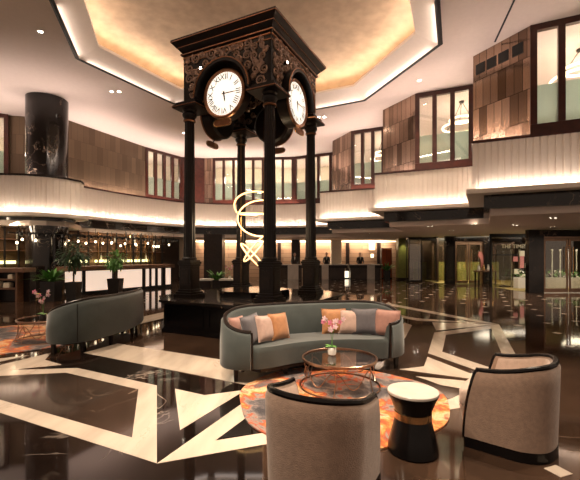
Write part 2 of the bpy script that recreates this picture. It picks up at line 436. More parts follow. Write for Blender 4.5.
# ------------------------------------------------------------------ balcony fascias
BUL = [(-17, 13.7), (-10.3, 13.7), (-9.5, 13.78), (-8.9, 14.05), (-8.45, 14.5), (-8.22, 15.05), (-8.35, 15.55), (-8.95, 16.2)]
MAIN = [(-9.75, 16.4), (-9.35, 17.4), (-8.5, 19.2), (-7.55, 20.75), (-6.3, 22.3), (-4.4, 23.1), (-2.0, 23.3), (.5, 23.0), (3.09, 22.1),
        (1.48, 18.9), (4.61, 17.43), (3.25, 14.7), (6.36, 13.24), (5.04, 10.6), (13.0, 7.0)]
def ribbed(path, z0, z1, step=.16, amp=.02):
    pts = []
    for i in range(len(path) - 1):
        a, b = Vector(path[i]), Vector(path[i + 1]); d = b - a; n = max(1, int(d.length / step)); nr = Vector((d.y, -d.x)).normalized()
        for k in range(n):
            for t, o in ((0, 0), (.62, 0), (.68, -amp), (.94, -amp)):
                p = a + d * ((k + t) / n) + nr * o; pts.append((p.x, p.y))
    pts.append(path[-1])
    m = MB(); m.rings([[(x, y, z0) for x, y in pts], [(x, y, z1) for x, y in pts]], closed=False, capb=False, capt=False)
    bk = offset(path, -.18); m.rings([[(x, y, z0) for x, y in bk], [(x, y, z1) for x, y in bk]], closed=False, capb=False, capt=False)
    return m
def strip(path, d0, d1, z0, z1):
    a, b = offset(path, d0), offset(path, d1)
    m = MB(); m.rings([[(x, y, z0) for x, y in a], [(x, y, z1) for x, y in a], [(x, y, z1) for x, y in b], [(x, y, z0) for x, y in b], [(x, y, z0) for x, y in a]], closed=False, capb=False, capt=False)
    return m
n = 10
for path, zb, zt, nm in ((BUL, 3.05, 4.41, 'rounded left'), (MAIN, 3.3, 4.62, 'stepped')):
    struct(ribbed(path, zb, zt).build('trim_%d' % n, M['fascia'], smooth=False), 'cream ribbed %s balcony front' % nm, 'balcony front'); n += 1
    struct(strip(path, .16, -.3, zb - .08, zb).build('trim_%d' % n, M['fascia'], smooth=False), 'cream ledge under the %s balcony front' % nm, 'ledge'); n += 1
    struct(strip(path, .16, .135, zb, zb + .045).build('trim_%d' % n, M['fascia'], smooth=False)); n += 1
    struct(strip(path, .03, -.2, zt, zt + .07).build('trim_%d' % n, M['redwood'] if nm == 'stepped' else M['darkwood'], smooth=False), 'dark rail on the %s balcony front' % nm, 'rail'); n += 1
    struct(strip(path, -.28, -.6, 2.84, zb - .05).build('trim_%d' % n, M['colmarble'], smooth=False), 'black marble beam under the %s balcony' % nm, 'beam'); n += 1
    dense = path
    for i in range(len(dense) - 1):
        a, b = Vector(dense[i]), Vector(dense[i + 1]); d = b - a
        if d.length < .3: continue
        UP = Vector((d.y, -d.x)).normalized(); mu_ = (a + b) / 2 - UP * .35
        area((mu_.x, mu_.y, zt - .1), d.length * .9, .1, 28 * d.length, (1, .78, .64), (-UP.x * -.25, -UP.y * -.25, 1), (d.x, d.y, 0))  # added unseen uplights behind the rail, brightening ceiling and upper walls
        nr = Vector((d.y, -d.x)).normalized(); mid = (a + b) / 2 + nr * .125
        area((mid.x, mid.y, zb + .02), d.length * .97, .03, 6.5 * d.length, (1, .78, .60), (-nr.x * .3, -nr.y * .3, .95), (d.x, d.y, 0))
# lower soffit of the balcony ring
so = offset(MAIN, -.45); sb = offset(BUL, -.42)
poly = sb[:7] + [(-9.3, 17.1)] + so[1:] + [(18, 7), (18, 34), (-20, 34), (-20, 14.2)]
struct(MB().prism(poly, 2.65, 2.85).build('trim_%d' % n, M['ceil'], smooth=False), 'pink beige lower ceiling under the balcony', 'soffit'); n += 1
po = offset(MAIN, -.19); pb = offset(BUL, -.19)
struct(MB().prism(pb[:7] + [(-9.4, 17.2)] + po[1:] + [(18, 7), (18, 34), (-20, 34), (-20, 14)], 3.25, 3.4).build('trim_%d' % n, M['darkwall'], smooth=False)); n += 1

# ------------------------------------------------------------------ upper walls and windows
def wall_quad(a, b, z0, z1, m, name, label=None, th=.12):
    a, b = Vector(a), Vector(b); d = b - a; nr = Vector((d.y, -d.x)).normalized() * th
    q = MB(); vs = []; q.uv = []
    for off in (Vector((0, 0)), -nr):
        for p, u in ((a, 0), (b, d.length)):
            for z in (z0, z1): vs.append((p.x + off.x, p.y + off.y, z)); q.uv.append((u + a.x * .37, z))
    q.add(vs, [(0, 2, 3, 1), (4, 5, 7, 6), (0, 1, 5, 4), (2, 6, 7, 3), (1, 3, 7, 5), (0, 4, 6, 2)])
    return struct(q.build(name, m, smooth=False), label, 'wall')
wn = 1
def window(a, b, panes, label, z0=4.6, z1=ZC, post=.16):
    """mahogany framed window run standing between plan points a and b"""
    global wn
    a, b = Vector(a), Vector(b); d = b - a; L = d.length; ang = math.atan2(d.y, d.x)
    root = bpy.data.objects.new('window_%d' % wn, None); wn += 1; COL.objects.link(root)
    root.location = (a.x, a.y, z0); root.rotation_euler = (0, 0, ang); struct(root, label, 'window')
    Hh = z1 - z0
    MB().bbox(0, L, -.02, .14, 0, .38, .01).build('sill_rail', M['redwood'], root, smooth=False)
    MB().bbox(0, L, -.02, .14, Hh - .16, Hh, .01).build('head_rail', M['redwood'], root, smooth=False)
    wdt = (L - post) / panes
    for k in range(panes + 1):
        x = k * wdt
        MB().bbox(x, x + post, -.04, .14, .38, Hh - .16, .012).build('mullion', M['redwood'], root, smooth=False)
    for k in range(panes):
        x = k * wdt
        MB().box(x + post, x + wdt, .05, .06, .38, Hh - .16).build('pane', M['clear'], root, smooth=False)
        MB().box(x + post, x + wdt, .065, .07, .38, .38 + (Hh - .54) * .42).build('frosted_band', M['frost'], root, smooth=False)
    return root
wall_quad((-12.2, 16.6), (-10.1, 17.0), 3.4, ZC, M['mosaic2'], 'wall_upper_left_end', 'brown panelled upper wall behind the marble column')
window((-16.5, 14.2), (-12.1, 16.5), 3, 'cream lit window at far left of the gallery')
wall_quad((-10.1, 16.8), (-8.05, 21.4), 3.4, ZC, M['mosaic2'], 'wall_upper_left', 'brown tiled upper wall on the left')
window((-8.05, 21.4), (-6.65, 23.6), 4, 'gallery window with four narrow panes on the left')
wall_quad((-6.65, 23.6), (-5.3, 23.85), 3.4, ZC, M['redwood'], 'wall_upper_back_left')
wall_quad((-5.3, 23.85), (-4.8, 23.85), 3.4, ZC, M['mosaic'], 'wall_upper_back_mid')
window((-4.8, 23.85), (.25, 23.55), 8, 'long gallery window at the back between tower columns')
window((.25, 23.55), (2.45, 22.5), 3, 'three pane gallery window at the back right of the tower')
wall_quad((2.45, 22.5), (2.25, 20.3), 3.4, ZC, M['mosaic'], 'wall_upper_return_back')
wall_quad((2.25, 20.3), (2.97, 18.7), 3.4, ZC, M['mosaic'], 'wall_upper_mirror_back', 'smallest bronze mirror wall beside the third window bay')
window((2.97, 18.7), (4.45, 18.0), 3, 'third window bay on the right of the gallery, the smallest seen')
wall_quad((4.45, 18.0), (3.87, 16.0), 3.4, ZC, M['mosaic'], 'wall_upper_return_mid')
wall_quad((3.87, 16.0), (4.69, 14.4), 3.4, ZC, M['mosaic'], 'wall_upper_mirror_mid', 'middle bronze mirror wall between two window bays')
window((4.69, 14.4), (6.5, 13.6), 3, 'middle window bay on the right of the gallery')
wall_quad((6.5, 13.6), (5.58, 11.7), 3.4, ZC, M['mosaic'], 'wall_upper_return_near')
wall_quad((5.58, 11.7), (6.34, 10.14), 3.4, ZC, M['mosaic'], 'wall_upper_mirror_near', 'large bronze mirror wall beside the nearest window bay')
window((6.34, 10.14), (12.0, 7.4), 10, 'nearest window bay on the right of the gallery')
# small black openings along the top of the nearest mirror wall
a, b = Vector((5.58, 11.7)), Vector((6.34, 10.14))
vm = MB()
for t in (.06, .27, .48, .72):
    p = a + (b - a) * t; vm.box(0, .30, -.015, .02, 6.98, 7.28, T(p.x, p.y, 0, rz=math.atan2((b - a).y, (b - a).x)))
struct(vm.build('trim_%d' % n, M['slot'], smooth=False), 'row of small dark openings above the mirror wall', 'vent'); n += 1
# rooms behind the gallery windows
back = [(-19, 17), (-13.5, 20.5), (-10.2, 25.2), (-6, 26.6), (1, 26.8), (5.5, 25.2), (7.2, 20.5), (9.0, 16.8), (11.5, 13.0), (17.5, 10)]
struct(MB().rings([[(x, y, 3.4) for x, y in back], [(x, y, ZC) for x, y in back]], closed=False, capb=False, capt=False).build('wall_gallery_room', M['cream'], smooth=False), 'cream wall of rooms behind the gallery windows', 'wall')
for (x, y, e) in ((-15, 17.5, 90), (-9.2, 23.2, 55), (-3.6, 25.2, 60), (-.6, 25.1, 60), (2.8, 24.2, 45), (5.3, 19.9, 60), (7.4, 15.4, 80), (9.3, 11.5, 80), (12.8, 10, 60)):
    point((x, y, 6.4), e * 2.6, (1, .86, .66), .3)

def ring_chandelier(loc, r, label):
    t = thing('ring_chandelier', label, 'chandelier', loc, 0, 'ring chandeliers behind the gallery windows')
    for k, (rr, z) in enumerate(((r, 0), (r * .62, .28))):
        MB().tube([(rr * math.cos(i / 32 * 2 * PI), rr * math.sin(i / 32 * 2 * PI), z) for i in range(32)], .04, 8, True).build('light_ring', M['chand'], t)
    for k in range(3):
        a = 2 * PI * k / 3
        MB().tube([(r * math.cos(a), r * math.sin(a), 0), (r * .62 * math.cos(a), r * .62 * math.sin(a), .28), (0, 0, ZC - loc[2])], .012, 6).build('cable', M['iron'], t)
    MB().lathe([(.0, ZC - loc[2] - .05), (.1, ZC - loc[2] - .05), (.1, ZC - loc[2])], 16).build('canopy', M['iron'], t)
ring_chandelier((8.55, 11.3, 6.75), .75, 'ring chandelier behind the nearest right window bay')
ring_chandelier((6.75, 15.1, 6.6), .7, 'ring chandelier behind the middle right window bay')
ring_chandelier((4.75, 19.6, 6.5), .6, 'ring chandelier behind the third right window bay')

# ------------------------------------------------------------------ ceiling downlights
def downlight(proto, loc, label):
    if proto is None:
        t = thing('ceiling_downlight', label, 'downlight', loc, 0, 'recessed downlights in the high ceiling')
        MB().lathe([(.05, -.002), (.075, -.012), (.09, -.002), (.09, 0)], 20).build('trim_ring', M['lip'], t)
        MB().lathe([(0, -.004), (.055, -.004), (.055, .0)], 20).build('lamp', M['lamp'], t)
        return t
    return clone(proto, loc, 0, label)
dl = downlight(None, (-6.76, 10.4, ZC - .001), 'single downlight in the upper left ceiling')
dlpos = [(-6.6, 14.2, 'left of two downlights in the ceiling above the tiled wall'), (-6.32, 14.2, 'right of two downlights in the ceiling above the tiled wall'),
         (-5.25, 19.0, 'left of two downlights beside the left tower column'), (-4.9, 19.0, 'right of two downlights beside the left tower column'),
         (4.48, 13.3, 'single downlight in the right ceiling above the middle window bay'),
         (1.25, 16.8, 'left of two downlights right of the tower'), (1.5, 16.8, 'right of two downlights right of the tower')]
for x, y, lb in dlpos: downlight(dl, (x, y, ZC - .001), lb)
for x, y, e in ((-6.76, 10.4, 500), (-6.45, 14.2, 500), (-5.1, 19, 300), (4.48, 13.3, 600), (1.4, 16.8, 400)):
    spot((x, y, ZC - .03), (x * .9, y * .97, 0), e, 95, .9)
# downlights of the room that lie out of view above and behind the camera
for (x, y, tx, ty, e, sz) in ((3.8, 6.6, 1.2, 4.6, 1900, 50), (-4.7, 6.6, -3.0, 5.2, 1500, 60), (4.4, 3.4, 1.6, 3.0, 1100, 50), (-4.6, 2.2, -1.8, 3.4, 1300, 60), (-1.2, .8, .1, 3.0, 900, 50), (-.6, 2.4, .6, 4.4, 1100, 38)):
    spot((x, y, ZC - .03), (tx, ty, 0), e, sz, .8)
dp = None
def sdl(x, y, lb):
    global dp
    if dp is None:
        dp = thing('soffit_downlight', lb, 'downlight', (x, y, 2.649), 0, 'recessed downlights under the balcony')
        MB().lathe([(.03, -.002), (.045, -.008), (.055, -.002), (.055, 0)], 14).build('trim_ring', M['lip'], dp)
        MB().lathe([(0, -.004), (.032, -.004), (.032, .0)], 14).build('lamp', M['lamp'], dp)
        return
    c = clone(dp, (x, y, 2.649), 0, lb)
where = [((474, 224), 'left of the nearest mirror wall beam'), ((515, 225), 'in front of the shop glass'), ((553, 218), 'nearest the black marble beam on the right'), ((553, 226.5), 'just above the near entrance frame'),
         ((430, 226), 'beyond the middle balcony step'), ((452, 230), 'in front of the far entrance'), ((416, 230), 'left of the far entrance'), ((505, 231), 'above the far end of the shop glass'), ((371, 233), 'above the right reception desk')]
for (px, py), lb in where:
    Y = 1.13 * F / (H - py); X = (px - CX) / F * Y
    for s_, dx in (('left', -.07), ('right', .07)):
        sdl(X + dx, Y, '%s one of a pair of small downlights %s' % (s_, lb))
    spot((X, Y, 2.62), (X, Y - .2, 0), 190, 130, .9)

# ------------------------------------------------------------------ marble columns
def marble_column(x, y, r, label):
    t = thing('marble_column', label, 'column', (x, y, 0))
    MB().lathe([(r, 0), (r, 2.66)], 48).build('lower_shaft', M['colmarble'], t)
    MB().lathe([(r, 3.4), (r, ZC)], 48).build('upper_shaft', M['colmarble'], t)
    MB().lathe([(r + .03, 0), (r + .03, .12), (r, .14)], 48, cap=False).build('base_band', M['brass'], t)
marble_column(-9.45, 14.95, .72, 'big round black marble column rising through the left balcony')

# ------------------------------------------------------------------ clock tower
TX, TY = -.837, 8.75
TA = math.atan2(-.447, .894)
tower = thing('clock_tower', 'tall black iron clock tower with four columns and four round clocks', 'clock tower', (TX, TY, .64), TA)
Z0 = .64
def z(v): return v - Z0
def sqring(h, zz, c=0): return [(-h, -h, zz), (h, -h, zz), (h, h, zz), (-h, h, zz)]
cols = [(-1, -1), (1, -1), (1, 1), (-1, 1)]
for cx, cy in cols:
    C = .995
    m = MB()
    prof = [(.135, z(1.42)), (.155, z(1.44)), (.155, z(1.47)), (.130, z(1.5)), (.127, z(1.7)), (.100, z(4.3)), (.098, z(4.40))]
    # fluted shaft
    seg = 32; rg = []
    for r, zz in prof:
        rg.append([((r - (.008 if k % 2 and z(1.5) <= zz else 0)) * math.cos(2 * PI * k / seg) + cx * C, (r - (.008 if k % 2 and z(1.5) <= zz else 0)) * math.sin(2 * PI * k / seg) + cy * C, zz) for k in range(seg)])
    m.rings(rg); shaft = m.build('column_shaft', M['tower'], tower, smooth=False)
    cp = MB().lathe([(.098, z(4.40)), (.13, z(4.42)), (.13, z(4.45)), (.105, z(4.47)), (.15, z(4.53)), (.155, z(4.57)), (.12, z(4.62)), (.15, z(4.66))], 24, T(cx * C, cy * C, 0))
    cp.build('capital', M['tower'], shaft)
    MB().lathe([(.112, z(4.405)), (.134, z(4.42)), (.134, z(4.435)), (.112, z(4.445))], 24, T(cx * C, cy * C, 0), cap=False).build('collar_ring', M['copper'], shaft)
    pd = MB()
    for h, a_, b_ in ((.150, .16, .70), (.235, .0, .07), (.205, .07, .12), (.175, .12, .17), (.165, .66, .71), (.18, .71, .755), (.16, .755, .79)):
        pd.bbox(cx * C - h, cx * C + h, cy * C - h, cy * C + h, a_, b_, .008)
    pd.build('pedestal', M['tower'], shaft, smooth=False)
    pn = MB()
    for k in range(4):
        pn.box(-.10, .10, -.157, -.149, .24, .60, T(cx * C, cy * C, 0, rz=k * PI / 2))
    pn.build('pedestal_panel', M['darkwood'], shaft, smooth=False)
    MB().bbox(cx * .94 - .31, cx * .94 + .31, cy * .94 - .31, cy * .94 + .31, z(4.67), z(4.73), .01).bbox(cx * .94 - .26, cx * .94 + .26, cy * .94 - .26, cy * .94 + .26, z(4.73), z(4.80), .01).build('corner_console', M['tower'], tower, smooth=False)
    e = MB(); h = .315
    e.tube([(cx * .94 + a_ * h, cy * .94 + b_ * h, z(4.70)) for a_, b_ in ((-1, -1), (1, -1), (1, 1), (-1, 1))], .010, 6, True)
    e.build('console_edge', M['copper'], tower)
# entablature walls, hollow inside
HB = 1.08
for k in range(4):
    R = T(rz=k * PI / 2)
    def arc(r, n=24): return [(r * math.cos(PI * i / n), r * math.sin(PI * i / n)) for i in range(n + 1)]
    # panel with round cut-out over the clock: polygon in x-z plane
    zc = z(4.80); R0 = .60
    outer = [(-HB, zc), (-R0, zc)] + [(-R0 * math.cos(PI * i / 24), zc + R0 * math.sin(PI * i / 24)) for i in range(1, 24)] + [(R0, zc), (HB, zc), (HB, z(5.82)), (-HB, z(5.82))]
    pm = MB(); pm.prism(outer, -.04, .04, R @ T(0, -HB + .04, 0, rx=PI / 2))
    pm.build('frieze_panel', M['tower'], tower, smooth=False)
    # scrollwork relief on both faces
    om = MB(); rnd = random.Random(40 + k)
    for side, yy in ((1, -HB - .012), (-1, -HB + .095)):
        tries = 0; placed = []
        while len(placed) < (44 if side == 1 else 26) and tries < 1500:
            tries += 1
            x = rnd.uniform(-.95, .95); zz = rnd.uniform(z(4.90), z(5.72)); rr = rnd.uniform(.06, .13)
            if math.hypot(x, zz - zc) < .66 + rr * .6: continue
            if any(math.hypot(x - a_, zz - b_) < (rr + c_) * .78 for a_, b_, c_ in placed): continue
            placed.append((x, zz, rr)); ph = rnd.uniform(0, 2 * PI); sg = rnd.choice((-1, 1)); pts = []
            for i in range(17):
                t = i / 16; r_ = rr * (1 - .85 * t); an = ph + sg * t * 3.4 * PI
                pts.append((x + r_ * math.cos(an), yy, zz + r_ * math.sin(an)))
            om.tube(pts, [.024 - .012 * i / 16 for i in range(17)], 5, mtx=R)
            an = ph; om.tube([(x + rr * math.cos(an), yy, zz + rr * math.sin(an)), (x + rr * 1.5 * math.cos(an + .5 * sg), yy, zz + rr * 1.5 * math.sin(an + .5 * sg))], [.022, .008], 5, mtx=R)
    om.build('scrollwork', M['orn'], tower)
    lb = MB(); lb.tube([(-1.07, -HB - .01, z(5.76)), (1.07, -HB - .01, z(5.76))], .018, 6, mtx=R).tube([(-1.07, -HB - .01, z(5.66)), (1.07, -HB - .01, z(5.66))], .008, 6, mtx=R)
    lb.build('copper_bead', M['copper'], tower)
    # round hood over the clock
    hd = MB(); prof = [(.60, 0), (.66, 0), (.66, -.17), (.60, -.17), (.60, 0)]
    rg = []
    for i in range(33):
        a_ = PI * i / 32 - 0.0
        rg.append([(r_ * math.cos(a_), -HB + y_, zc + r_ * math.sin(a_)) for r_, y_ in prof[:-1]])
    hd.rings(rg, closed=True, mtx=R)
    hood = hd.build('clock_hood', M['tower'], tower)
    MB().tube([(.665 * math.cos(PI * i / 32), -HB - .17, zc + .665 * math.sin(PI * i / 32)) for i in range(33)], .014, 6, mtx=R).build('hood_edge', M['copper'], hood)
    # clock
    Ck = R @ T(0, -HB + .03, zc, rx=PI / 2)     # local z points outwards
    body = MB().lathe([(0, -.22), (.44, -.22), (.485, -.18), (.485, .03), (.49, .045), (0, .045)], 48, Ck, cap=False).build('clock_drum', M['tower'], tower)
    MB().lathe([(.43, .055), (.445, .085), (.475, .095), (.50, .08), (.505, .05), (.485, .045)], 48, Ck, cap=False).build('clock_rim', M['copper'], body)
    MB().lathe([(0, .060), (.435, .060), (.435, .058)], 48, Ck).build('dial', M['dialglow'], body)
    nm = MB()
    for i, s_ in enumerate(['XII', 'I', 'II', 'III', 'IIII', 'V', 'VI', 'VII', 'VIII', 'IX', 'X', 'XI']):
        a_ = PI / 2 - i * PI / 6
        vs, fs = text_mb(s_, .165)
        MB().add(vs, fs, Ck @ T(.335 * math.cos(a_), .335 * math.sin(a_), .063, rz=a_ - PI / 2)).build('numeral', M['ink'], body, smooth=False)
    for i in range(60):
        a_ = i * PI / 30
        nm.box(.412, .428, -.003, .003, .061, .064, Ck @ T(rz=a_))
    nm.build('minute_track', M['ink'], body, smooth=False)
    def hand(name, ang, ln, wd, mt, zz):
        a_ = math.radians(90 - ang)
        h_ = MB(); h_.prism([(-.05, -wd), (ln * .7, -wd * .8), (ln, 0), (ln * .7, wd * .8), (-.05, wd)], zz, zz + .004, Ck @ T(rz=a_)); h_.build(name, mt, body, smooth=False)
    hand('minute_hand', 90, .33, .011, M['copper'], .070)
    hand('hour_hand', 172, .17, .018, M['ink'], .066)
    MB().lathe([(.0, .066), (.02, .066), (.02, .076), (0, .078)], 12, Ck).build('hand_boss', M['ink'], body)
    # oval name plate hanging below
    pl = MB(); pts = []
    for i in range(24):
        a_ = 2 * PI * i / 24; pts.append((.21 * math.copysign(abs(math.cos(a_)) ** .6, math.cos(a_)), (.07) * math.copysign(abs(math.sin(a_)) ** .6, math.sin(a_))))
    pl.prism(pts, -.015, .015, Ck @ T(0, -.60, .10)); plate = pl.build('name_plate', M['copper'], body, smooth=False)
    MB().tube([(x_, y_, .0) for x_, y_ in pts], .010, 6, True, Ck @ T(0, -.60, .115)).build('plate_edge', M['brass'], plate)
    MB().tube([(0, -.47, .02), (0, -.55, .10)], .012, 6, mtx=Ck).build('plate_hanger', M['tower'], plate)
    # little spot lamp on the frieze
    MB().lathe([(0, 0), (.035, 0), (.04, .05), (.032, .07)], 14, R @ T(-.56, -HB - .01, z(5.42), rx=PI / 2)).build('spot_lamp', M['tower'], tower)
    MB().lathe([(0, .0), (.024, .0), (.018, .012), (0, .016)], 14, R @ T(-.56, -HB - .08, z(5.42), rx=PI / 2)).build('lamp_lens', M['lamp'], tower)
MB().lathe([(0, z(5.70)), (.2, z(5.70)), (.2, z(5.74))], 20).box(-HB + .05, HB - .05, -HB + .05, HB - .05, z(5.76), z(5.82)).build('inner_ceiling', M['tower'], tower, smooth=False)
rf = MB()
lv = [(1.09, 5.80), (1.12, 5.81), (1.13, 5.85), (1.10, 5.87), (1.13, 5.90), (1.16, 5.94), (1.17, 5.96), (1.19, 5.965), (1.21, 5.99), (1.255, 6.04), (1.275, 6.06), (1.275, 6.11), (1.15, 6.14), (.3, 6.3)]
rf.rings([sqring(h_, z(a_)) for h_, a_ in lv]); roof = rf.build('cornice_roof', M['tower'], tower, smooth=False)
ed = MB()
for h_, a_, r_ in ((1.278, 6.065, .008), (1.183, 5.962, .008), (1.128, 5.825, .010)):
    ed.tube([(x_, y_, zz) for x_, y_, zz in sqring(h_, z(a_))], r_, 6, True)
ed.build('cornice_bead', M['copper'], roof)

# ------------------------------------------------------------------ raised platform under the tower
def octo(w, c): return [(-c, -w), (c, -w), (w, -c), (w, c), (c, w), (-c, w), (-w, c), (-w, -c)]
plat = thing('tower_platform', 'low black polished platform carrying the clock tower', 'platform', (TX, TY, 0), TA)
MB().prism(octo(1.68, 1.04), 0, .57).build('platform_body', M['blackwood'], plat, smooth=False)
MB().prism(octo(1.74, 1.08), .57, .60).prism(octo(1.78, 1.10), .60, .64).build('platform_top', M['colmarble'], plat, smooth=False)
MB().prism(octo(1.73, 1.07), 0, .07).prism(octo(1.705, 1.055), .07, .10).build('platform_skirting', M['blackwood'], plat, smooth=False)
pp = MB(); o8 = octo(1.68, 1.04)
for i in range(8):
    a, b = Vector(o8[i]), Vector(o8[(i + 1) % 8]); d = b - a; ang = math.atan2(d.y, d.x)
    nn = 2 if d.length > 1.2 else 1
    for k in range(nn):
        L = d.length / nn; p = a + d * (k / nn)
        Mx = T(p.x, p.y, 0, rz=ang)
        for q_ in ((.06, L - .06, .50, .53), (.06, L - .06, .14, .17), (.06, .09, .17, .50), (L - .09, L - .06, .17, .50)): pp.box(q_[0], q_[1], -.014, .01, q_[2], q_[3], Mx)
pp.build('panel_moulding', M['blackwood'], plat, smooth=False)
ib = MB().prism(octo(.72, .40), .64, .76).build('stone_basin', M['colmarble'], None, smooth=False)
ib.location = (TX, TY, 0); ib.rotation_euler = (0, 0, TA); tag(ib, 'low dark stone block on the platform inside the four columns', 'plinth')

# ------------------------------------------------------------------ LED ring sculpture inside the tower
def wp(px, py, Y): return Vector(((px - CX) / F * Y, Y, CZ + (H - py) / F * Y))
led = thing('ring_light_sculpture', 'glowing brass ring light sculpture hanging inside the clock tower', 'light sculpture', (TX, TY, .76))
base = Vector((TX, TY, .76))
def led_ring(c, a, b, name='light_ring', t0=0, t1=1, r=.017):
    n_ = 48; full = t1 - t0 >= 1
    pts = [c + a * math.cos(2 * PI * (t0 + (t1 - t0) * i / n_)) + b * math.sin(2 * PI * (t0 + (t1 - t0) * i / n_)) - base for i in range(n_ if full else n_ + 1)]
    o = MB().tube(pts, r, 8, full).build(name, M['led'], led)
    off = Vector((0, .03, .0))
    MB().tube([p * 1.0 + off for p in pts], r * 1.15, 8, full).build('brass_backing', M['brass'], o)
cY = 8.75
led_ring(wp(262.5, 218, cY), Vector((.56, .05, .0)), Vector((.0, .16, .43)), t0=.20, t1=.80)
led_ring(wp(263, 208, cY), Vector((.60, .25, -.12)), Vector((.1, .35, .40)), t0=.22, t1=.60)
led_ring(wp(263, 214.5, cY), Vector((.54, .2, .0)), Vector((-.1, .45, .03)), t0=.27, t1=.78)
led_ring(wp(255, 248.5, cY), Vector((.24, .0, .29)), Vector((.03, .36, -.02)))
led_ring(wp(252.5, 256, cY), Vector((.25, 0, -.28)), Vector((.03, .36, .02)))
cb = MB()
for px in (241, 263.5):
    p = wp(px, 240, cY) - base; cb.tube([(p.x, p.y, .0), (p.x, p.y, z(5.70) + .0 - .12)], .004, 5)
cb.build('suspension_cable', M['brass'], led)
point(wp(255, 225, cY), 60, (1, .72, .4), .3)

# ------------------------------------------------------------------ curved sofas
OUT = [(-.95, -.16), (-1.14, -.08), (-1.25, .08), (-1.22, .30), (-1.0, .50), (-.56, .63), (0, .68), (.56, .63), (1.0, .50), (1.22, .30), (1.25, .08), (1.14, -.08), (.95, -.16)]
def make_sofa(label, loc, rz):
    t = thing('curved_sofa', label, 'sofa', loc, rz, 'curved lobby sofas')
    N_ = 72; out = spline([(x, y, 0) for x, y in OUT], N_)
    nr = []
    for i in range(N_ + 1):
        d = (out[min(i + 1, N_)] - out[max(i - 1, 0)]).normalized(); nr.append(Vector((d.y, -d.x, 0)))   # inwards
    if (out[N_ // 2] + nr[N_ // 2]).y > out[N_ // 2].y: nr = [-v for v in nr]
    def hz(i):
        u = abs(i / N_ * 2 - 1); s_ = min(1, max(0, (1 - u) / .75)); return .60 + .235 * (s_ * s_ * (3 - 2 * s_))
    th = .10
    rg = []
    for i in range(N_ + 1):
        h_ = hz(i); o = out[i]; v = nr[i]
        cs = [(0, .17), (-.015, .19), (-.015, h_ * .6), (0, h_ - .03), (.03, h_), (th - .03, h_), (th, h_ - .03), (th + .03, .45), (th + .03, .30), (th, .17)]
        rg.append([(o.x + v.x * a_, o.y + v.y * a_, b_) for a_, b_ in cs])
    MB().rings(rg).build('backrest', M['velvet'], t, angle=50)
    MB().tube([(out[i].x + nr[i].x * .045, out[i].y + nr[i].y * .045, hz(i) + .008) for i in range(N_ + 1)], .024, 8).build('wooden_rim', M['darkwood'], t)
    for i in (0, N_):
        a_ = out[i]; v = nr[i]; d = Vector((0, -.014, 0))
        MB().tube([(a_.x + v.x * k_ + d.x, a_.y + v.y * k_ + d.y, zz) for k_, zz in ((.045, .61), (.045, .17))], .018, 8).build('arm_front_post', M['darkwood'], t)
    inn = [(out[i].x + nr[i].x * .09, out[i].y + nr[i].y * .09) for i in range(2, N_ - 1)]
    front = [(p.x, p.y) for p in spline([(.88, -.15, 0), (.68, -.12, 0), (.38, -.02, 0), (0, .03, 0), (-.38, -.02, 0), (-.68, -.12, 0), (-.88, -.15, 0)], 24)]
    poly = inn + front[::1]
    cx_ = 0; cy_ = .5
    st = MB()
    def sc(f, zz, dy=0): return [(x, y, zz) for x, y in poly] if f == 1 else [(x + (0 - x) * (1 - f), y + (.25 - y) * (1 - f), zz) for x, y in poly]
    st.rings([sc(.99, .17), sc(1, .20), sc(1, .36), sc(.985, .405), sc(.95, .425)])
    st.build('seat', M['velvet'], t, angle=60)
    MB().rings([sc(.93, .125), sc(.93, .17)]).build('seat_base', M['darkwood'], t, smooth=False)
    for x, y in ((-1.10, .0), (1.10, .0), (-.95, .38), (.95, .38), (-.4, .55), (.4, .55), (-.45, .1), (.45, .1)):
        MB().rings([[(x + a_ * r_, y + b_ * r_, zz) for a_, b_ in ((-1, -1), (1, -1), (1, 1), (-1, 1))] for r_, zz in ((.02, 0), (.03, .17))]).build('leg', M['darkwood'], t, smooth=False)
    for k_ in (.28, .72):
        i = int(N_ * k_); o = out[i]; v = nr[i]
        MB().tube([(o.x + v.x * k2_, o.y + v.y * k2_, zz) for zz, k2_ in ((.18, 0), (.2, -.014), (hz(i) * .6, -.014), (hz(i) - .03, 0))], .006, 5).build('seam', M['darkwood'], t)
    return t
SA = math.atan2(.29, .957)
SM = (.40, 4.95)
make_sofa('curved teal grey velvet sofa in the centre, in front of the tower platform', (SM[0], SM[1], 0), SA)
TH2 = math.radians(-3); S2A = TH2 - PI / 2
S2 = (-3.65, 7.12)
make_sofa('curved teal grey velvet sofa at left, seen from behind', (S2[0], S2[1], 0), S2A)

# cushions
def pillow_mb(w_=.40, h_=.40, t_=.13):
    m = MB(); n_ = 14; top = []; bot = []
    def pt(i, j, s):
        u = i / n_ * 2 - 1; v = j / n_ * 2 - 1
        k = 1 - .07 * (1 - abs(v) ** 2) * 1; k2 = 1 - .07 * (1 - abs(u) ** 2)
        d = max(0, (1 - u ** 4)) ** .6 * max(0, (1 - v ** 4)) ** .6
        return (u * w_ / 2 * k, s * t_ / 2 * d, v * h_ / 2 * k2 + h_ / 2)
    for s in (1, -1):
        vs = [pt(i, j, s) for j in range(n_ + 1) for i in range(n_ + 1)]
        fs = [(j * (n_ + 1) + i, j * (n_ + 1) + i + 1, (j + 1) * (n_ + 1) + i + 1, (j + 1) * (n_ + 1) + i) for j in range(n_) for i in range(n_)]
        m.add(vs, fs)
    edge = []
    for k in range(n_): edge.append(pt(k, 0, 0))
    for k in range(n_): edge.append(pt(n_, k, 0))
    for k in range(n_): edge.append(pt(n_ - k, n_, 0))
    for k in range(n_): edge.append(pt(0, n_ - k, 0))
    return m, edge
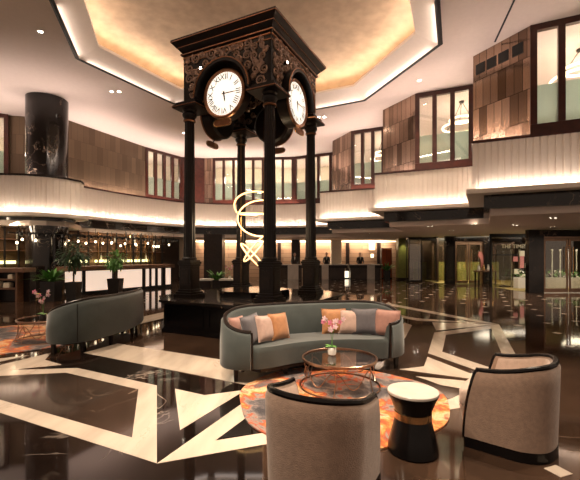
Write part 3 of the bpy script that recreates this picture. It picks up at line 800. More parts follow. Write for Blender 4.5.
def cushion(x, y, zz, face, lean, roll, m, label, size=.36, grp='cushions on the central sofa'):
    """face = plan angle the cushion looks towards"""
    pm, edge = pillow_mb(size, size, .13)
    t = thing('cushion', label, 'cushion', (x, y, zz), face + PI / 2, grp)
    Q = T(0, 0, .0, rx=-lean) @ T(0, 0, size / 2, ry=roll) @ T(0, 0, -size / 2)
    lo = min((Q @ Vector(v_)).z for v_ in pm.v); Q = T(0, 0, -lo) @ Q
    pm.v = [Q @ v_ for v_ in pm.v]
    pm.build('cushion_cover', m, t, angle=80)
    MB().tube(edge, .006, 6, True, Q).build('piping', m, t)
    return t
def on_sofa(s, n_, base, ang):
    return (base[0] + s * math.cos(ang) - n_ * math.sin(ang), base[1] + s * math.sin(ang) + n_ * math.cos(ang))
for X_, Y_, fa, m, lb, rl, sz in (
    (-.61, 4.82, -28, 'p_rose', 'dusty rose cushion at the left end of the central sofa', .05, .33),
    (-.43, 4.76, -35, 'p_grey', 'slate grey cushion second from left on the central sofa', -.06, .36),
    (-.28, 4.87, -38, 'p_pink', 'blush pink cushion third from left on the central sofa', .10, .33),
    (-.11, 5.03, -45, 'p_orange', 'burnt orange cushion fourth from left on the central sofa', .05, .34),
    (.63, 5.42, -92, 'p_orange', 'burnt orange cushion behind the orchid on the central sofa', .0, .35),
    (.84, 5.38, -105, 'p_pink', 'blush patterned cushion right of the orchid on the central sofa', .03, .33),
    (1.03, 5.33, -112, 'p_grey', 'slate grey cushion near the right end of the central sofa', -.05, .36),
    (1.30, 5.24, -122, 'p_rose', 'dusty rose cushion at the right end of the central sofa', .03, .36)):
    cushion(X_, Y_, .425, math.radians(fa) + SA * .3, .28, rl, M[m], lb, sz)
for s, n_, fa, m, lb in ((.15, .40, -92, 'p_orange', 'orange cushion on the left sofa, nearer the camera'), (-.30, .40, -80, 'p_pink', 'pale blush cushion on the left sofa beside the orange one')):
    p = on_sofa(s, n_, S2, S2A)
    cushion(p[0], p[1], .42, math.radians(fa) + S2A, .25, .0, M[m], lb, .38, 'cushions on the left sofa')

# ------------------------------------------------------------------ armchairs
def make_armchair(label, loc, rz):
    """front faces local +y"""
    t = thing('barrel_armchair', label, 'armchair', loc, rz, 'barrel armchairs in the foreground')
    W = .33
    plan = spline([(-W, .22, 0), (-W, .04, 0), (-W * .95, -.11, 0), (-W * .64, -.24, 0), (0, -.285, 0), (W * .64, -.24, 0), (W * .95, -.11, 0), (W, .04, 0), (W, .22, 0)], 48)
    N_ = 48
    def top(i):
        u = abs(i / N_ * 2 - 1); s_ = min(1, max(0, (1 - u) / .8)); return .62 + .075 * (s_ * s_ * (3 - 2 * s_))
    def shape(p, zz, h_, inset=0.0):
        f = zz / h_; kx = .93 + .07 * min(1, f * 1.15); y = p.y
        if y > 0: y = y + (y / .22) * .10 * (1 - f) ** .8 + (y / .22) * .02 * math.sin(PI * f)
        else: y = y * kx
        return Vector((p.x * kx, y, zz))
    nr = []
    for i in range(N_ + 1):
        d = (plan[min(i + 1, N_)] - plan[max(i - 1, 0)]).normalized(); v = Vector((d.y, -d.x, 0))
        nr.append(v)
    if (plan[N_ // 2] + nr[N_ // 2] * .1).y < plan[N_ // 2].y: nr = [-v for v in nr]
    th = .065; rg = []
    for i in range(N_ + 1):
        h_ = top(i); ring = []
        for f in (.10, .25, .45, .65, .82, .95): ring.append(shape(plan[i], h_ * f, h_))
        tp = shape(plan[i], h_, h_)
        ring.append(tp + nr[i] * .015); ring.append(tp + nr[i] * (th - .015))
        for f in (.95, .7, .5, .10): ring.append(shape(plan[i], h_ * f, h_) + nr[i] * th)
        rg.append(ring)
    MB().rings(rg).build('shell', M['taupe'], t, angle=50)
    lin = []
    for i in range(1, N_):
        h_ = top(i); lin.append([shape(plan[i], h_ * f, h_) + nr[i] * (th + .004 + o_) for f, o_ in ((.985, .0), (.94, .012), (.7, .018), (.5, .018), (.45, .0))])
    MB().rings(lin, closed=False, capb=False, capt=False).build('inner_lining', M['taupein'], t, angle=60)
    path = []
    for f in (.10, .25, .4, .55, .7, .85, .96): path.append(shape(plan[0], top(0) * f, top(0)) + nr[0] * .028 + Vector((0, .006, 0)))
    for i in range(N_ + 1): path.append(shape(plan[i], top(i), top(i)) + nr[i] * .03 + Vector((0, 0, .006)))
    for f in (.96, .85, .7, .55, .4, .25, .10): path.append(shape(plan[N_], top(N_) * f, top(N_)) + nr[N_] * .028 + Vector((0, .006, 0)))
    MB().tube(path, .021, 8).build('wooden_edge', M['blackwood'], t)
    pf = [(p.x * .955, p.y * (.955 if p.y < 0 else 1.0)) for p in plan]; pf = [(x, y + (.10 if y > .20 else 0)) for x, y in pf]
    MB().prism(pf, 0, .08).build('plinth', M['blackwood'], t, smooth=False)
    # seat with rounded front that stands out past the arms
    sp = [(-.265, .28), (-.25, .36), (-.16, .40), (0, .41), (.16, .40), (.25, .36), (.265, .28), (.255, -.02), (.20, -.14), (0, -.19), (-.20, -.14), (-.255, -.02)]
    sp = [(p.x, p.y) for p in spline([(x, y, 0) for x, y in sp + sp[:1]], 60)][:-1]
    def R_(f, zz, fy=None): return [(x * f, y * (fy or f), zz) for x, y in sp]
    MB().rings([R_(.93, .06, .88), R_(.97, .15, .93), R_(1, .28), R_(1, .30)]).build('seat_frame', M['taupe'], t, angle=60)
    MB().rings([R_(.97, .30), R_(1.0, .315), R_(1.0, .40), R_(.97, .425), R_(.9, .437)]).build('seat_cushion', M['taupein'], t, angle=60)
    return t
fr = math.atan2(.87, .49) - PI / 2
make_armchair('taupe barrel armchair with black rim, its back to the camera', (.172, 2.43, 0), fr)
fr2 = math.atan2(.65, -.76) - PI / 2
a2 = make_armchair('taupe barrel armchair with black rim at right, turned toward the rug', (1.837, 3.10, 0), fr2)

# ------------------------------------------------------------------ rugs
def rug(x, y, r, label, rz=0, sy=1):
    m = MB(); pr = random.Random(3); pts = []
    for i in range(72):
        a_ = 2 * PI * i / 72; rr = r * (1 + .035 * math.sin(3 * a_ + 1) + .015 * math.sin(7 * a_)); pts.append((rr * math.cos(a_), rr * math.sin(a_) * sy))
    m.prism(pts, .004, .016); o = m.build('round_rug', M['rug'], None, smooth=False); o.location = (x, y, 0); o.rotation_euler = (0, 0, rz)
    return tag(o, label, 'rug', 'round marbled rugs')
rug(.53, 4.10, 1.10, 'round marbled orange and grey rug under the central coffee table', 0)
rug(-5.1, 7.1, 1.45, 'round marbled orange rug under the left sofa group', 2.1, .9)

# ------------------------------------------------------------------ coffee tables
def coffee_table(label, x, y, r, h, rz=0):
    t = thing('coffee_table', label, 'coffee table', (x, y, .016), rz, 'round brass coffee tables')
    h -= .016
    MB().lathe([(0, h - .022), (r - .012, h - .022), (r - .012, h - .010), (0, h - .010)], 64).build('glass_top', M['glasstop'], t)
    MB().lathe([(r - .014, h - .028), (r, h - .028), (r, h), (r - .014, h)], 64, cap=False).tube([(r * math.cos(i / 64 * 2 * PI), r * math.sin(i / 64 * 2 * PI), h - .004) for i in range(64)], .007, 6, True).build('top_ring', M['rosegold'], t)
    rb = r * 1.07
    MB().tube([(rb * math.cos(i / 64 * 2 * PI), rb * math.sin(i / 64 * 2 * PI), .010) for i in range(64)], .010, 8, True).build('base_ring', M['rosegold'], t)
    # wavy wire band and uprights
    wv = MB()
    wv.tube([((r * (.93 + .0 * 1)) * math.cos(i / 120 * 2 * PI), (r * .93) * math.sin(i / 120 * 2 * PI), h * .5 + .085 * math.sin(i / 120 * 2 * PI * 6) * (h / .32)) for i in range(120)], .006, 6, True)
    wv.build('wave_wire', M['rosegold'], t)
    for k in range(6):
        a_ = 2 * PI * k / 6 + .26
        MB().tube([(rb * math.cos(a_), rb * math.sin(a_), .01), (r * .93 * math.cos(a_ + .05), r * .93 * math.sin(a_ + .05), h * .5), (r * .99 * math.cos(a_), r * .99 * math.sin(a_), h - .04)], .006, 6).build('upright', M['rosegold'], t)
    return t
coffee_table('round smoked glass coffee table with brass wire base before the central sofa', .575, 4.46, .43, .35)
coffee_table('round glass coffee table with brass wire base beside the left sofa', -4.42, 6.95, .45, .40)

# ------------------------------------------------------------------ side table
st = thing('side_table', 'black hourglass side table with brass band and white marble top', 'side table', (.96, 3.0, 0)); st.scale = (.94, .94, 1)
MB().lathe([(.195, 0), (.205, .01), (.200, .05), (.178, .14), (.155, .22), (.142, .275)], 56).build('lower_body', M['blackwood'], st)
MB().lathe([(.143, .262), (.150, .262), (.150, .312), (.143, .312)], 56, cap=False).build('waist_band', M['brass'], st)
MB().lathe([(.142, .30), (.155, .34), (.180, .40), (.203, .448), (.203, .452)], 56).build('upper_body', M['blackwood'], st)
MB().lathe([(0, .452), (.203, .452), (.206, .456), (.206, .470), (.202, .474), (0, .474)], 56).build('marble_top', M['tabletop'], st)

# ------------------------------------------------------------------ orchids
def leaf_mb(m, p, d, L, wd, droop=.3, seg=5):
    """one curved leaf blade starting at p heading d"""
    p = Vector(p); d = Vector(d).normalized(); side = d.cross(Vector((0, 0, 1)))
    if side.length < .05: side = Vector((1, 0, 0))
    side.normalize(); vs = []; up = side.cross(d).normalized()
    for i in range(seg + 1):
        t = i / seg; c = p + d * (L * t) + Vector((0, 0, -droop * L * t * t)); w_ = wd * math.sin(PI * min(.97, .12 + .88 * t)) ** .8 * .5
        vs += [c - side * w_ + up * .15 * w_, c, c + side * w_ + up * .15 * w_]
    fs = []
    for i in range(seg):
        for k in (0, 1): fs.append((i * 3 + k, i * 3 + k + 1, i * 3 + k + 4, i * 3 + k + 3))
    m.add(vs, fs)
def flower_mb(c, nrm, r):
    m = MB(); q_ = Vector(nrm).normalized().to_track_quat('Z', 'Y').to_matrix().to_4x4(); Q = Matrix.Translation(c) @ q_
    for k in range(5):
        a_ = 2 * PI * k / 5; vs = []; ww = r * (.45 if k % 2 else .32)
        pts = [(0, 0, 0), (r * .5, -ww, .15 * r), (r * .95, -ww * .5, .05 * r), (r * 1.05, 0, 0), (r * .95, ww * .5, .05 * r), (r * .5, ww, .15 * r)]
        m.add(pts, [(0, 1, 2, 3), (0, 3, 4, 5)], Q @ T(rz=a_))
    m.lathe([(0, 0), (.18 * r, .1 * r), (.1 * r, .3 * r), (0, .34 * r)], 8, Q)
    return m
def orchid(label, loc, sc=1.0, flowers=9, seed=1, pm='potwhite'):
    rnd = random.Random(seed)
    t = thing('potted_orchid', label, 'orchid', loc, 0, 'pink orchids on tables'); t.scale = (sc, sc, sc)
    MB().lathe([(.03, 0), (.045, .01), (.052, .05), (.045, .085), (.040, .09), (.036, .08), (0, .078)], 24).build('pot', M[pm], t)
    lf = MB()
    for a_, L in ((2.6, .14), (3.6, .12), (.5, .09), (-.9, .10), (1.6, .1)): leaf_mb(lf, (0, 0, .08), (math.cos(a_), math.sin(a_), .9), L, .05, .5)
    lf.build('leaves', M['leaf'], t)
    tips = []
    for ax in (-1, 1):
        pts = [(0, 0, .08), (.01 * ax, .0, .22), (.03 * ax, -.01, .34), (.07 * ax, -.02, .41), (.12 * ax, -.03, .42)]
        sp_ = spline(pts, 14); MB().tube(sp_, .003, 5).build('stem', M['leaf'], t); tips.append(sp_)
    for k in range(flowers):
        sp_ = tips[k % 2]; p = sp_[14 - (k // 2) * 2 if 14 - (k // 2) * 2 > 5 else 6] + Vector((rnd.uniform(-.02, .02), rnd.uniform(-.02, .01), rnd.uniform(-.03, .03)))
        flower_mb(p, (rnd.uniform(-.5, .5), -1, rnd.uniform(-.3, .3)), rnd.uniform(.028, .036)).build('flower', M['orchidp'] if k % 3 else M['orchid'], t)
    return t
orchid('pink orchid in a small white pot on the central coffee table', (.50, 4.57, .342), 1.02, 12, 2)
orchid('pink orchid in a dark bowl on the left coffee table', (-4.32, 6.72, .392), 1.15, 11, 5, 'pot')
orchid('pink orchid on the white console behind the tower', (-2.02, 12.9, .76), 1.0, 10, 8, 'potwhite')

# ------------------------------------------------------------------ plants
def pot_box(w0, w1, h, t):
    MB().rings([[(a_ * w0, b_ * w0, 0) for a_, b_ in ((-1, -1), (1, -1), (1, 1), (-1, 1))], [(a_ * w1, b_ * w1, h) for a_, b_ in ((-1, -1), (1, -1), (1, 1), (-1, 1))],
                [(a_ * (w1 - .03), b_ * (w1 - .03), h) for a_, b_ in ((-1, -1), (1, -1), (1, 1), (-1, 1))], [(a_ * (w1 - .03), b_ * (w1 - .03), h - .05) for a_, b_ in ((-1, -1), (1, -1), (1, 1), (-1, 1))]]).build('planter', M['pot'], t, smooth=False)
def tree(label, loc, h, crown, potw, poth, seed, m='leafdk', nleaf=420):
    rnd = random.Random(seed); t = thing('potted_tree', label, 'potted tree', loc)
    pot_box(potw * .8, potw, poth, t)
    MB().tube(spline([(0, 0, poth - .1), (.02, 0, poth + (h - poth) * .4), (-.02, .02, h - crown * .6)], 8), .03, 8).build('trunk', M['bark'], t)
    f = MB()
    for k in range(nleaf):
        d = Vector((rnd.gauss(0, 1), rnd.gauss(0, 1), rnd.gauss(0, .9))).normalized(); r_ = crown * rnd.uniform(.3, 1)
        leaf_mb(f, Vector((0, 0, h - crown)) + d * r_, (d + Vector((rnd.uniform(-.6, .6), rnd.uniform(-.6, .6), -.2))), rnd.uniform(.12, .22), .07, .4, 3)
    f.build('foliage', M[m], t)
def leafy(label, loc, h, spread, potw, poth, seed, nleaf=26, m='leaf', wd=.09):
    rnd = random.Random(seed); t = thing('potted_plant', label, 'potted plant', loc)
    pot_box(potw * .85, potw, poth, t)
    f = MB()
    for k in range(nleaf):
        a_ = rnd.uniform(0, 2 * PI); e = rnd.uniform(.5, 1.8)
        leaf_mb(f, (rnd.uniform(-.05, .05), rnd.uniform(-.05, .05), poth - .05), (math.cos(a_), math.sin(a_), e), h * rnd.uniform(.6, 1.0), wd, spread, 6)
    f.build('leaves', M[m], t)
tree('dark leafy tree in a tall black planter before the bar', (-7.5, 13.3, 0), 2.05, .48, .2, .62, 3)
tree('small bushy tree in a black planter at the middle of the bar', (-7.0, 15.4, 0), 1.75, .36, .24, .62, 4, 'leaf', 300)
leafy('bright green leafy plant in a big dark planter before the marble column', (-8.1, 13.05, 0), 1.0, .35, .25, .66, 5, 60)
leafy('green plant in a dark pot behind the left tower column', (-2.75, 14.4, 0), .85, .35, .2, .62, 6, 40)
leafy('plant with pale flowers in a black vase beside the right reception desk', (6.2, 24.6, 0), 1.05, .3, .2, .6, 9, 30)

# ------------------------------------------------------------------ bar on the left
BA, BB = Vector((-8.35, 14.3)), Vector((-5.8, 18.9)); bd = BB - BA; BL = bd.length; bang = math.atan2(bd.y, bd.x)
bar = thing('bar_counter', 'long backlit bar counter with brown wooden top', 'bar counter', (BA.x, BA.y, 0), bang)
MB().bbox(0, BL, .05, .65, 0, .98, .01).build('bar_body', M['darkwall'], bar, smooth=False)
MB().bbox(-.05, BL + .05, -.12, .70, .96, 1.12, .012).build('bar_top', M['brownwood'], bar, smooth=False)
segs = [(.12, .27), (.34, .62), (.72, .79), (.82, .87), (.93, .985)]
for a_, b_ in ((.0, .12), (.145, .37), (.42, .66), (.70, .735), (.76, .80), (.83, .87), (.92, .985)):
    MB().box(a_ * BL, b_ * BL, .02, .05, .14, .93).build('lit_panel', M['litpanel'], bar, smooth=False)
for a_ in (.125, .132, .14, .38, .39, .40, .41, .675, .685, .74, .75, .805, .82, .88, .895, .91):
    MB().box(a_ * BL - .02, a_ * BL + .02, -.04, .05, .05, .96).build('fin', M['iron'], bar, smooth=False)
MB().box(0, BL, -.02, .05, 0, .12).build('kick_plate', M['iron'], bar, smooth=False)
def at_bar(s, off, zz=0): 
    p = BA + bd.normalized() * s + Vector((-bd.y, bd.x)).normalized() * off
    return (p.x, p.y, zz)
# back bar
bb = thing('back_bar', 'dark shelving behind the bar with glowing shelves', 'shelving', at_bar(-4.6, 2.3), bang)
BW = 11.5
MB().box(0, BW, .3, .38, 0, 2.64).build('back_panel', M['bronze'], bb, smooth=False)
MB().bbox(0, BW, -.15, .3, 0, 1.0, .01).build('back_cabinet', M['darkwall'], bb, smooth=False)
for a_, b_ in ((.3, 1.8), (2.4, 4.0), (5.0, 7.0), (7.5, 8.3), (8.9, 10.4)):
    MB().box(a_, b_, -.05, .28, 1.22, 1.34).build('lit_shelf', M['litshelf'], bb, smooth=False)
MB().box(0, BW, -.05, .28, 1.72, 1.75).box(0, BW, -.05, .28, 2.15, 2.18).build('upper_shelf', M['brownwood'], bb, smooth=False)
for k in range(24):
    x = .25 + k * BW / 24
    MB().box(x - .025, x + .025, -.10, -.05, 1.0, 2.64).build('shelf_post', M['brass'] if k % 3 == 0 else M['iron'], bb, smooth=False)
bproto = None; rnd = random.Random(21)
bbm = Matrix.Translation(at_bar(-4.6, 2.3)) @ Matrix.Rotation(bang, 4, 'Z')
protos = {}
for k in range(54):
    row = k % 3; x = .35 + (k // 3) * .62 + rnd.uniform(-.1, .1)
    p = bbm @ Vector((x, .12, (1.34, 1.75, 2.18)[row])); key = 'bottlec' if rnd.random() < .45 else 'bottle'
    lbl = ('pale' if key == 'bottlec' else 'dark amber') + ' bottle standing on a %s shelf behind the bar' % ('lower', 'middle', 'top')[row]
    lit = any(a_ < x < b_ for a_, b_ in ((.3, 1.8), (2.4, 4.0), (5.0, 7.0), (7.5, 8.3), (8.9, 10.4)))
    if row == 0 and not lit: continue
    if key not in protos:
        o = MB().lathe([(.036, 0), (.04, .01), (.04, .19), (.015, .24), (.013, .30), (.016, .305), (.016, .32)], 12).build('bottle', M[key]); tag(o, lbl, 'bottle', 'bottles on the back bar shelves'); protos[key] = o; c = o
    else:
        c = protos[key].copy(); COL.objects.link(c)
    c['label'] = lbl; c['group'] = '%s bottles on the %s back bar shelf' % ('pale' if key == 'bottlec' else 'amber', ('lower', 'middle', 'top')[row]); c.location = p
# hanging rack with pendants above the bar
rk = thing('hanging_rack', 'black metal rack of small spotlights hung above the bar', 'rack', at_bar(-1.5, .35, 2.32), bang)
MB().box(0, BL + 2.3, -.02, .02, .0, .04).box(0, BL + 2.3, .5, .54, .0, .04).build('rail', M['iron'], rk, smooth=False)
for k in range(26):
    x = .15 + k * .29
    MB().lathe([(.05, -.09), (.05, .02), (.02, .04)], 10, T(x, 0, 0)).build('spot_head', M['iron'], rk)
for k in range(6):
    MB().tube([(k * 1.45 + .2, .25, 0), (k * 1.45 + .2, .25, .33)], .01, 6).build('hanger', M['iron'], rk)
pe = None
for k in range(22):
    x = -1.3 + k * .33; zz = 1.98 + .16 * rnd.random(); off = .55 + .5 * rnd.random(); p = at_bar(x, off, zz)
    if pe is None:
        pe = thing('glass_pendant', '', 'pendant lamp', p, 0, 'small glowing pendants above the bar')
        MB().lathe([(0, -.05), (.03, -.04), (.042, 0), (.03, .04), (0, .05)], 12).build('bulb', M['pend'], pe)
        MB().tube([(0, 0, .05), (0, 0, .5)], .005, 5).build('cord', M['iron'], pe); c = pe
    else: c = clone(pe, p, 0, '')
    c['label'] = 'small glowing pendant bulb hanging above the bar counter'
for s_ in (-3.6, -1.2, .5, 2.3, 4.2): area(at_bar(s_, 1.5, 2.62), 1.8, .25, 55, (1, .76, .48), (0.35, .55, -1), (bd.x, bd.y, 0))  # added unseen lights that brighten the back bar
# brass rods curtain at the right end of the back bar
for k in range(8):
    p = at_bar(3.8 + k * .22, 1.5)
    o = MB().lathe([(.018, 0), (.018, 2.65)], 8).build('brass_rod', M['brass'] if k % 2 else M['iron']); o.location = p
    tag(o, ('brass' if k % 2 else 'black') + ' vertical rod of the screen at the right end of the bar', 'rod', ('brass' if k % 2 else 'black') + ' rods of the bar screen')

# service counter at far left
sc_ = thing('service_counter', 'brown wooden service counter with open shelf at far left', 'counter', (-10.7, 12.55, 0), 0)
MB().bbox(0, 2.0, 0, .6, .98, 1.12, .01).build('counter_top', M['brownwood'], sc_, smooth=False)
MB().bbox(0, 2.0, .30, .6, 0, .98, .01).build('counter_back', M['darkwood'], sc_, smooth=False)
MB().bbox(.05, 1.75, .0, .32, .42, .48, .005).bbox(.05, 1.75, .0, .32, .72, .77, .005).build('shelf', M['brownwood'], sc_, smooth=False)
for x in (.03, .86, 1.72): MB().bbox(x, x + .06, 0, .32, 0, .98, .005).build('upright', M['brownwood'], sc_, smooth=False)
for i, (x, w_, hh, zz) in enumerate(((.2, .3, .16, .48), (.95, .22, .18, .48), (1.3, .2, .15, .48), (1.45, .14, .13, .77))):
    o = MB().bbox(0, w_, 0, .2, 0, hh, .01).bbox(.02, w_ - .02, .02, .18, hh, hh + .02, .004).build('storage_box', M['cream']); o.location = (-10.7 + x, 12.58, zz)
    tag(o, ['pale box at left on the lower shelf of the service counter', 'pale box in the middle of the lower shelf of the service counter', 'pale box at right on the lower shelf of the service counter', 'pale box on the upper shelf of the service counter'][i], 'box')

# ------------------------------------------------------------------ ground floor walls
gl = [(-19, 16.5), (-13.2, 18.3), (-10.6, 21.5), (-7.4, 25.5), (-7.0, 27.6)]
for i in range(len(gl) - 1):
    wall_quad(gl[i], gl[i + 1], 0, 2.7, M['darkwall'], 'wall_lower_left_%s' % 'abcd'[i] if False else 'wall_lower_left')
wall_quad((-7.0, 27.6), (8.2, 27.6), 0, 2.7, M['stone'], 'wall_back', 'travertine back wall behind the reception desks')
wall_quad((8.2, 27.6), (8.6, 22.5), 0, 2.7, M['darkwall'], 'wall_right')
struct(MB().box(-7, 8.2, 27.45, 27.55, 2.52, 2.6).build('trim_%d' % n, M['lampbox'], smooth=False), 'glowing strip along the top of the back wall', 'light strip'); n += 1
for x in (-5, -1.5, 2, 5.5): area((x, 27.2, 2.6), 3.2, .1, 95, (1, .74, .5), (0, .35, -1), (1, 0, 0))
def pillar(name, x0, x1, y0, y1, m, label, zt=2.66):
    t = thing(name, label, 'pillar', ((x0 + x1) / 2, (y0 + y1) / 2, 0)); a_ = (x1 - x0) / 2; b_ = (y1 - y0) / 2
    MB().bbox(-a_, a_, -b_, b_, 0, zt, .015).build('shaft', m, t, smooth=False)
    MB().bbox(-a_ - .02, a_ + .02, -b_ - .02, b_ + .02, 0, .12, .01).build('skirting', M['darkwood'], t, smooth=False)
pillar('square_pillar', 2.85, 3.55, 26.4, 27.1, M['cream'], 'pale square pillar between two reception desks')
pillar('square_pillar', -7.55, -7.0, 25.6, 26.2, M['cream'], 'pale square pillar left of the tower, beyond the bar')
pillar('square_pillar', -4.45, -3.5, 19.8, 20.7, M['darkwood'], 'dark wooden square pillar behind the left tower column')
pillar('square_pillar', 6.95, 7.55, 24.6, 25.2, M['green'], 'olive green lit pillar right of the orange panel')
spot((7.25, 24.3, 2.6), (7.25, 24.65, 1.0), 40, 60, .8, (1, .9, .5))
pillar('square_pillar', .1, .7, 26.5, 27.1, M['darkwood'], 'dark pillar behind the middle of the reception')
# dark strip panels on back wall
for i, x in enumerate((-.9, 1.3, 4.0, 6.25)):
    struct(MB().bbox(x, x + .25, 27.48, 27.6, 0, 2.5, .01).build('trim_%d' % n, M['darkwood'], smooth=False)); n += 1
# reception desks
def desk(label, x0, x1, y, px0, px1):
    t = thing('reception_desk', label, 'reception desk', (x0, y, 0), 0, 'reception desks')
    L = x1 - x0
    MB().bbox(-.04, L + .04, -.1, .75, .93, .99, .01).build('desk_top', M['tabletop'], t, smooth=False)
    MB().bbox(0, L, .0, .7, .72, .93, .01).build('apron', M['darkwood'], t, smooth=False)
    MB().bbox(px0 - x0, px1 - x0, -.03, .6, 0, .93, .01).build('white_support', M['tabletop'], t, smooth=False)
    MB().bbox(.08, L - .08, .12, .6, 0, .72, .01).build('cabinet', M['darkwall'], t, smooth=False)
    return t
desk('left reception desk, partly behind the right tower column', -.9, .85, 24.9, -.15, .55)
desk('middle reception desk, right of the right tower column', 1.75, 3.65, 24.9, 2.05, 2.5)
desk('right reception desk beside the flower vase', 3.85, 5.95, 24.9, 5.0, 5.5)
# under-desk lamp glow between middle and right desks
def floor_lamp_box(x, y, label):
    t = thing('low_lamp', label, 'lamp', (x, y, 0)); MB().bbox(-.22, .22, -.06, .06, 0, .06, .01).build('lamp_base', M['iron'], t); MB().bbox(-.2, .2, -.05, .05, .06, .5, .02).build('lamp_shade', M['lampbox'], t)
floor_lamp_box(3.75, 25.9, 'low glowing box lamp between the middle and right reception desks')
# console with white top behind tower
for x0, w_, lb in ((-2.35, .75, 'low dark console with white top under the orchid, behind the tower'), (-3.05, .45, 'small white topped console beside the dark pillar behind the tower')):
    t = thing('console_table', lb, 'console table', (x0, 12.7, 0))
    MB().bbox(0, w_, 0, .4, .70, .76, .008).build('console_top', M['potwhite'], t, smooth=False)
    MB().bbox(.03, w_ - .03, .03, .37, 0, .70, .008).build('console_body', M['darkwood'], t, smooth=False)
# wall lamp box
for x, z0_, z1_, w_, lb in ((5.85, 1.95, 2.5, .2, 'larger square glowing wall lamp right of the reception'), (5.87, 1.4, 1.66, .1, 'smaller glowing wall lamp below the larger one')):
    t = thing('wall_lamp', lb, 'wall lamp', (x, 27.5, z0_)); MB().bbox(-w_, w_, -.12, -.02, 0, z1_ - z0_, .02).build('lamp_shade', M['lampbox'], t); MB().box(-w_ * .8, w_ * .8, -.04, .06, .02, z1_ - z0_ - .02).build('wall_plate', M['iron'], t)
# orange panel door
t = thing('orange_cabinet', 'tall orange red lacquered cabinet right of the reception', 'cabinet', (6.55, 26.0, 0))
MB().bbox(-.35, .35, 0, .4, 0, 2.05, .01).build('cabinet_body', M['darkwood'], t, smooth=False)
for x in (-.33, .01): MB().bbox(x, x + .32, -.03, 0, .06, 2.0, .01).build('door', M['orangedoor'], t, smooth=False)
MB().bbox(-.03, -.015, -.05, -.03, .9, 1.2, .003).build('handle', M['brass'], t, smooth=False)
# glass display tower
t = thing('glass_display_case', 'tall dark framed glass display case left of the far entrance', 'display case', (7.25, 22.2, 0))
for x in (-.38, .34):
    for y in (0, .5): MB().bbox(x, x + .04, y, y + .04, 0, 2.6, .005).build('corner_post', M['iron'], t, smooth=False)
MB().bbox(-.38, .38, 0, .54, 0, .12, .01).build('case_base', M['iron'], t, smooth=False)
MB().bbox(-.38, .38, 0, .54, 2.48, 2.6, .01).build('case_top', M['iron'], t, smooth=False)
MB().box(-.34, .34, .01, .02, .12, 2.48).build('glass_front', M['shopglass'], t, smooth=False)
for zz in (.7, 1.3, 1.9): MB().box(-.34, .34, .04, .5, zz, zz + .02).build('glass_shelf', M['shopglass'], t, smooth=False)

# receptionists
def person(label, x, y):
    t = thing('person', label, 'person', (x, y, 0), PI, 'receptionists behind the desks')
    def skin_mesh(name, verts, edges, radii, m, root=0):
        me = bpy.data.meshes.new(name); me.from_pydata(verts, edges, []); me.materials.append(m)
        o = bpy.data.objects.new(name, me); COL.objects.link(o)
        sk = o.modifiers.new('s', 'SKIN'); o.modifiers.new('u', 'SUBSURF').levels = 1
        for i, r in enumerate(radii): me.skin_vertices[0].data[i].radius = (r[0], r[1]) if isinstance(r, tuple) else (r, r)
        me.skin_vertices[0].data[root].use_root = True
        dg = bpy.context.evaluated_depsgraph_get(); nm_ = bpy.data.meshes.new_from_object(o.evaluated_get(dg)); bpy.data.objects.remove(o)
        nm_.materials.clear(); nm_.materials.append(m)
        for p in nm_.polygons: p.use_smooth = True
        r = bpy.data.objects.new(name, nm_); COL.objects.link(r); r.parent = t
        return r
    V_ = [(0, 0, .95), (0, 0, 1.15), (0, 0, 1.38), (0, 0, 1.48), (-.17, 0, 1.40), (-.22, .02, 1.13), (-.17, .22, 1.03), (.17, 0, 1.40), (.22, .02, 1.13), (.17, .22, 1.03),
          (-.09, 0, .88), (-.10, .01, .48), (-.10, 0, .08), (-.10, .12, .04), (.09, 0, .88), (.10, .01, .48), (.10, 0, .08), (.10, .12, .04), (-.12, .30, 1.03), (.12, .30, 1.03)]
    E_ = [(0, 1), (1, 2), (2, 3), (2, 4), (4, 5), (5, 6), (2, 7), (7, 8), (8, 9), (0, 10), (10, 11), (11, 12), (12, 13), (0, 14), (14, 15), (15, 16), (16, 17), (6, 18), (9, 19)]
    R_ = [(.15, .11), (.13, .10), (.15, .10), (.055, .055), .065, .05, .038, .065, .05, .038, .09, .065, .045, .04, .09, .065, .045, .04, .035, .035]
    body = skin_mesh('body', V_, E_, R_, M['suit'])
    hd = MB(); hd.lathe([(0, -.12), (.045, -.11), (.07, -.06), (.078, 0), (.078, .05), (.06, .10), (.03, .12), (0, .125)], 20, T(0, .01, 1.61))
    hd.lathe([(.045, -.2), (.045, -.05)], 12, T(0, 0, 1.61)).lathe([(0, 0), (.012, .0), (.004, .03), (0, .035)], 8, T(0, .085, 1.59))
    for s in (-1, 1): hd.lathe([(0, -.02), (.012, -.01), (.012, .015), (0, .025)], 8, T(s * .08, 0, 1.61))
    hd.build('head', M['skin'], t)
    fc = MB()
    for s in (-1, 1): fc.lathe([(0, -.006), (.009, 0), (0, .006)], 8, T(s * .03, .083, 1.625))
    fc.box(-.02, .02, .075, .083, 1.548, 1.553); fc.build('eyes_and_mouth', M['hair'], t)
    MB().lathe([(.083, -.02), (.088, .03), (.075, .09), (.04, .125), (0, .135)], 20, T(0, -.015, 1.62)).build('hair', M['hair'], t)
    MB().prism([(-.04, 1.44), (.04, 1.44), (.0, 1.22)], -.006, .006, T(0, .112, 0, rx=PI / 2)).build('shirt', M['shirt'], t, smooth=False)
    return t
pr = person('receptionist in black suit behind the left desk', .32, 26.0)
clone(pr, (2.48, 26.05, 0), PI, 'receptionist in black suit behind the middle desk')
clone(pr, (4.75, 26.0, 0), PI, 'receptionist in black suit behind the right desk')

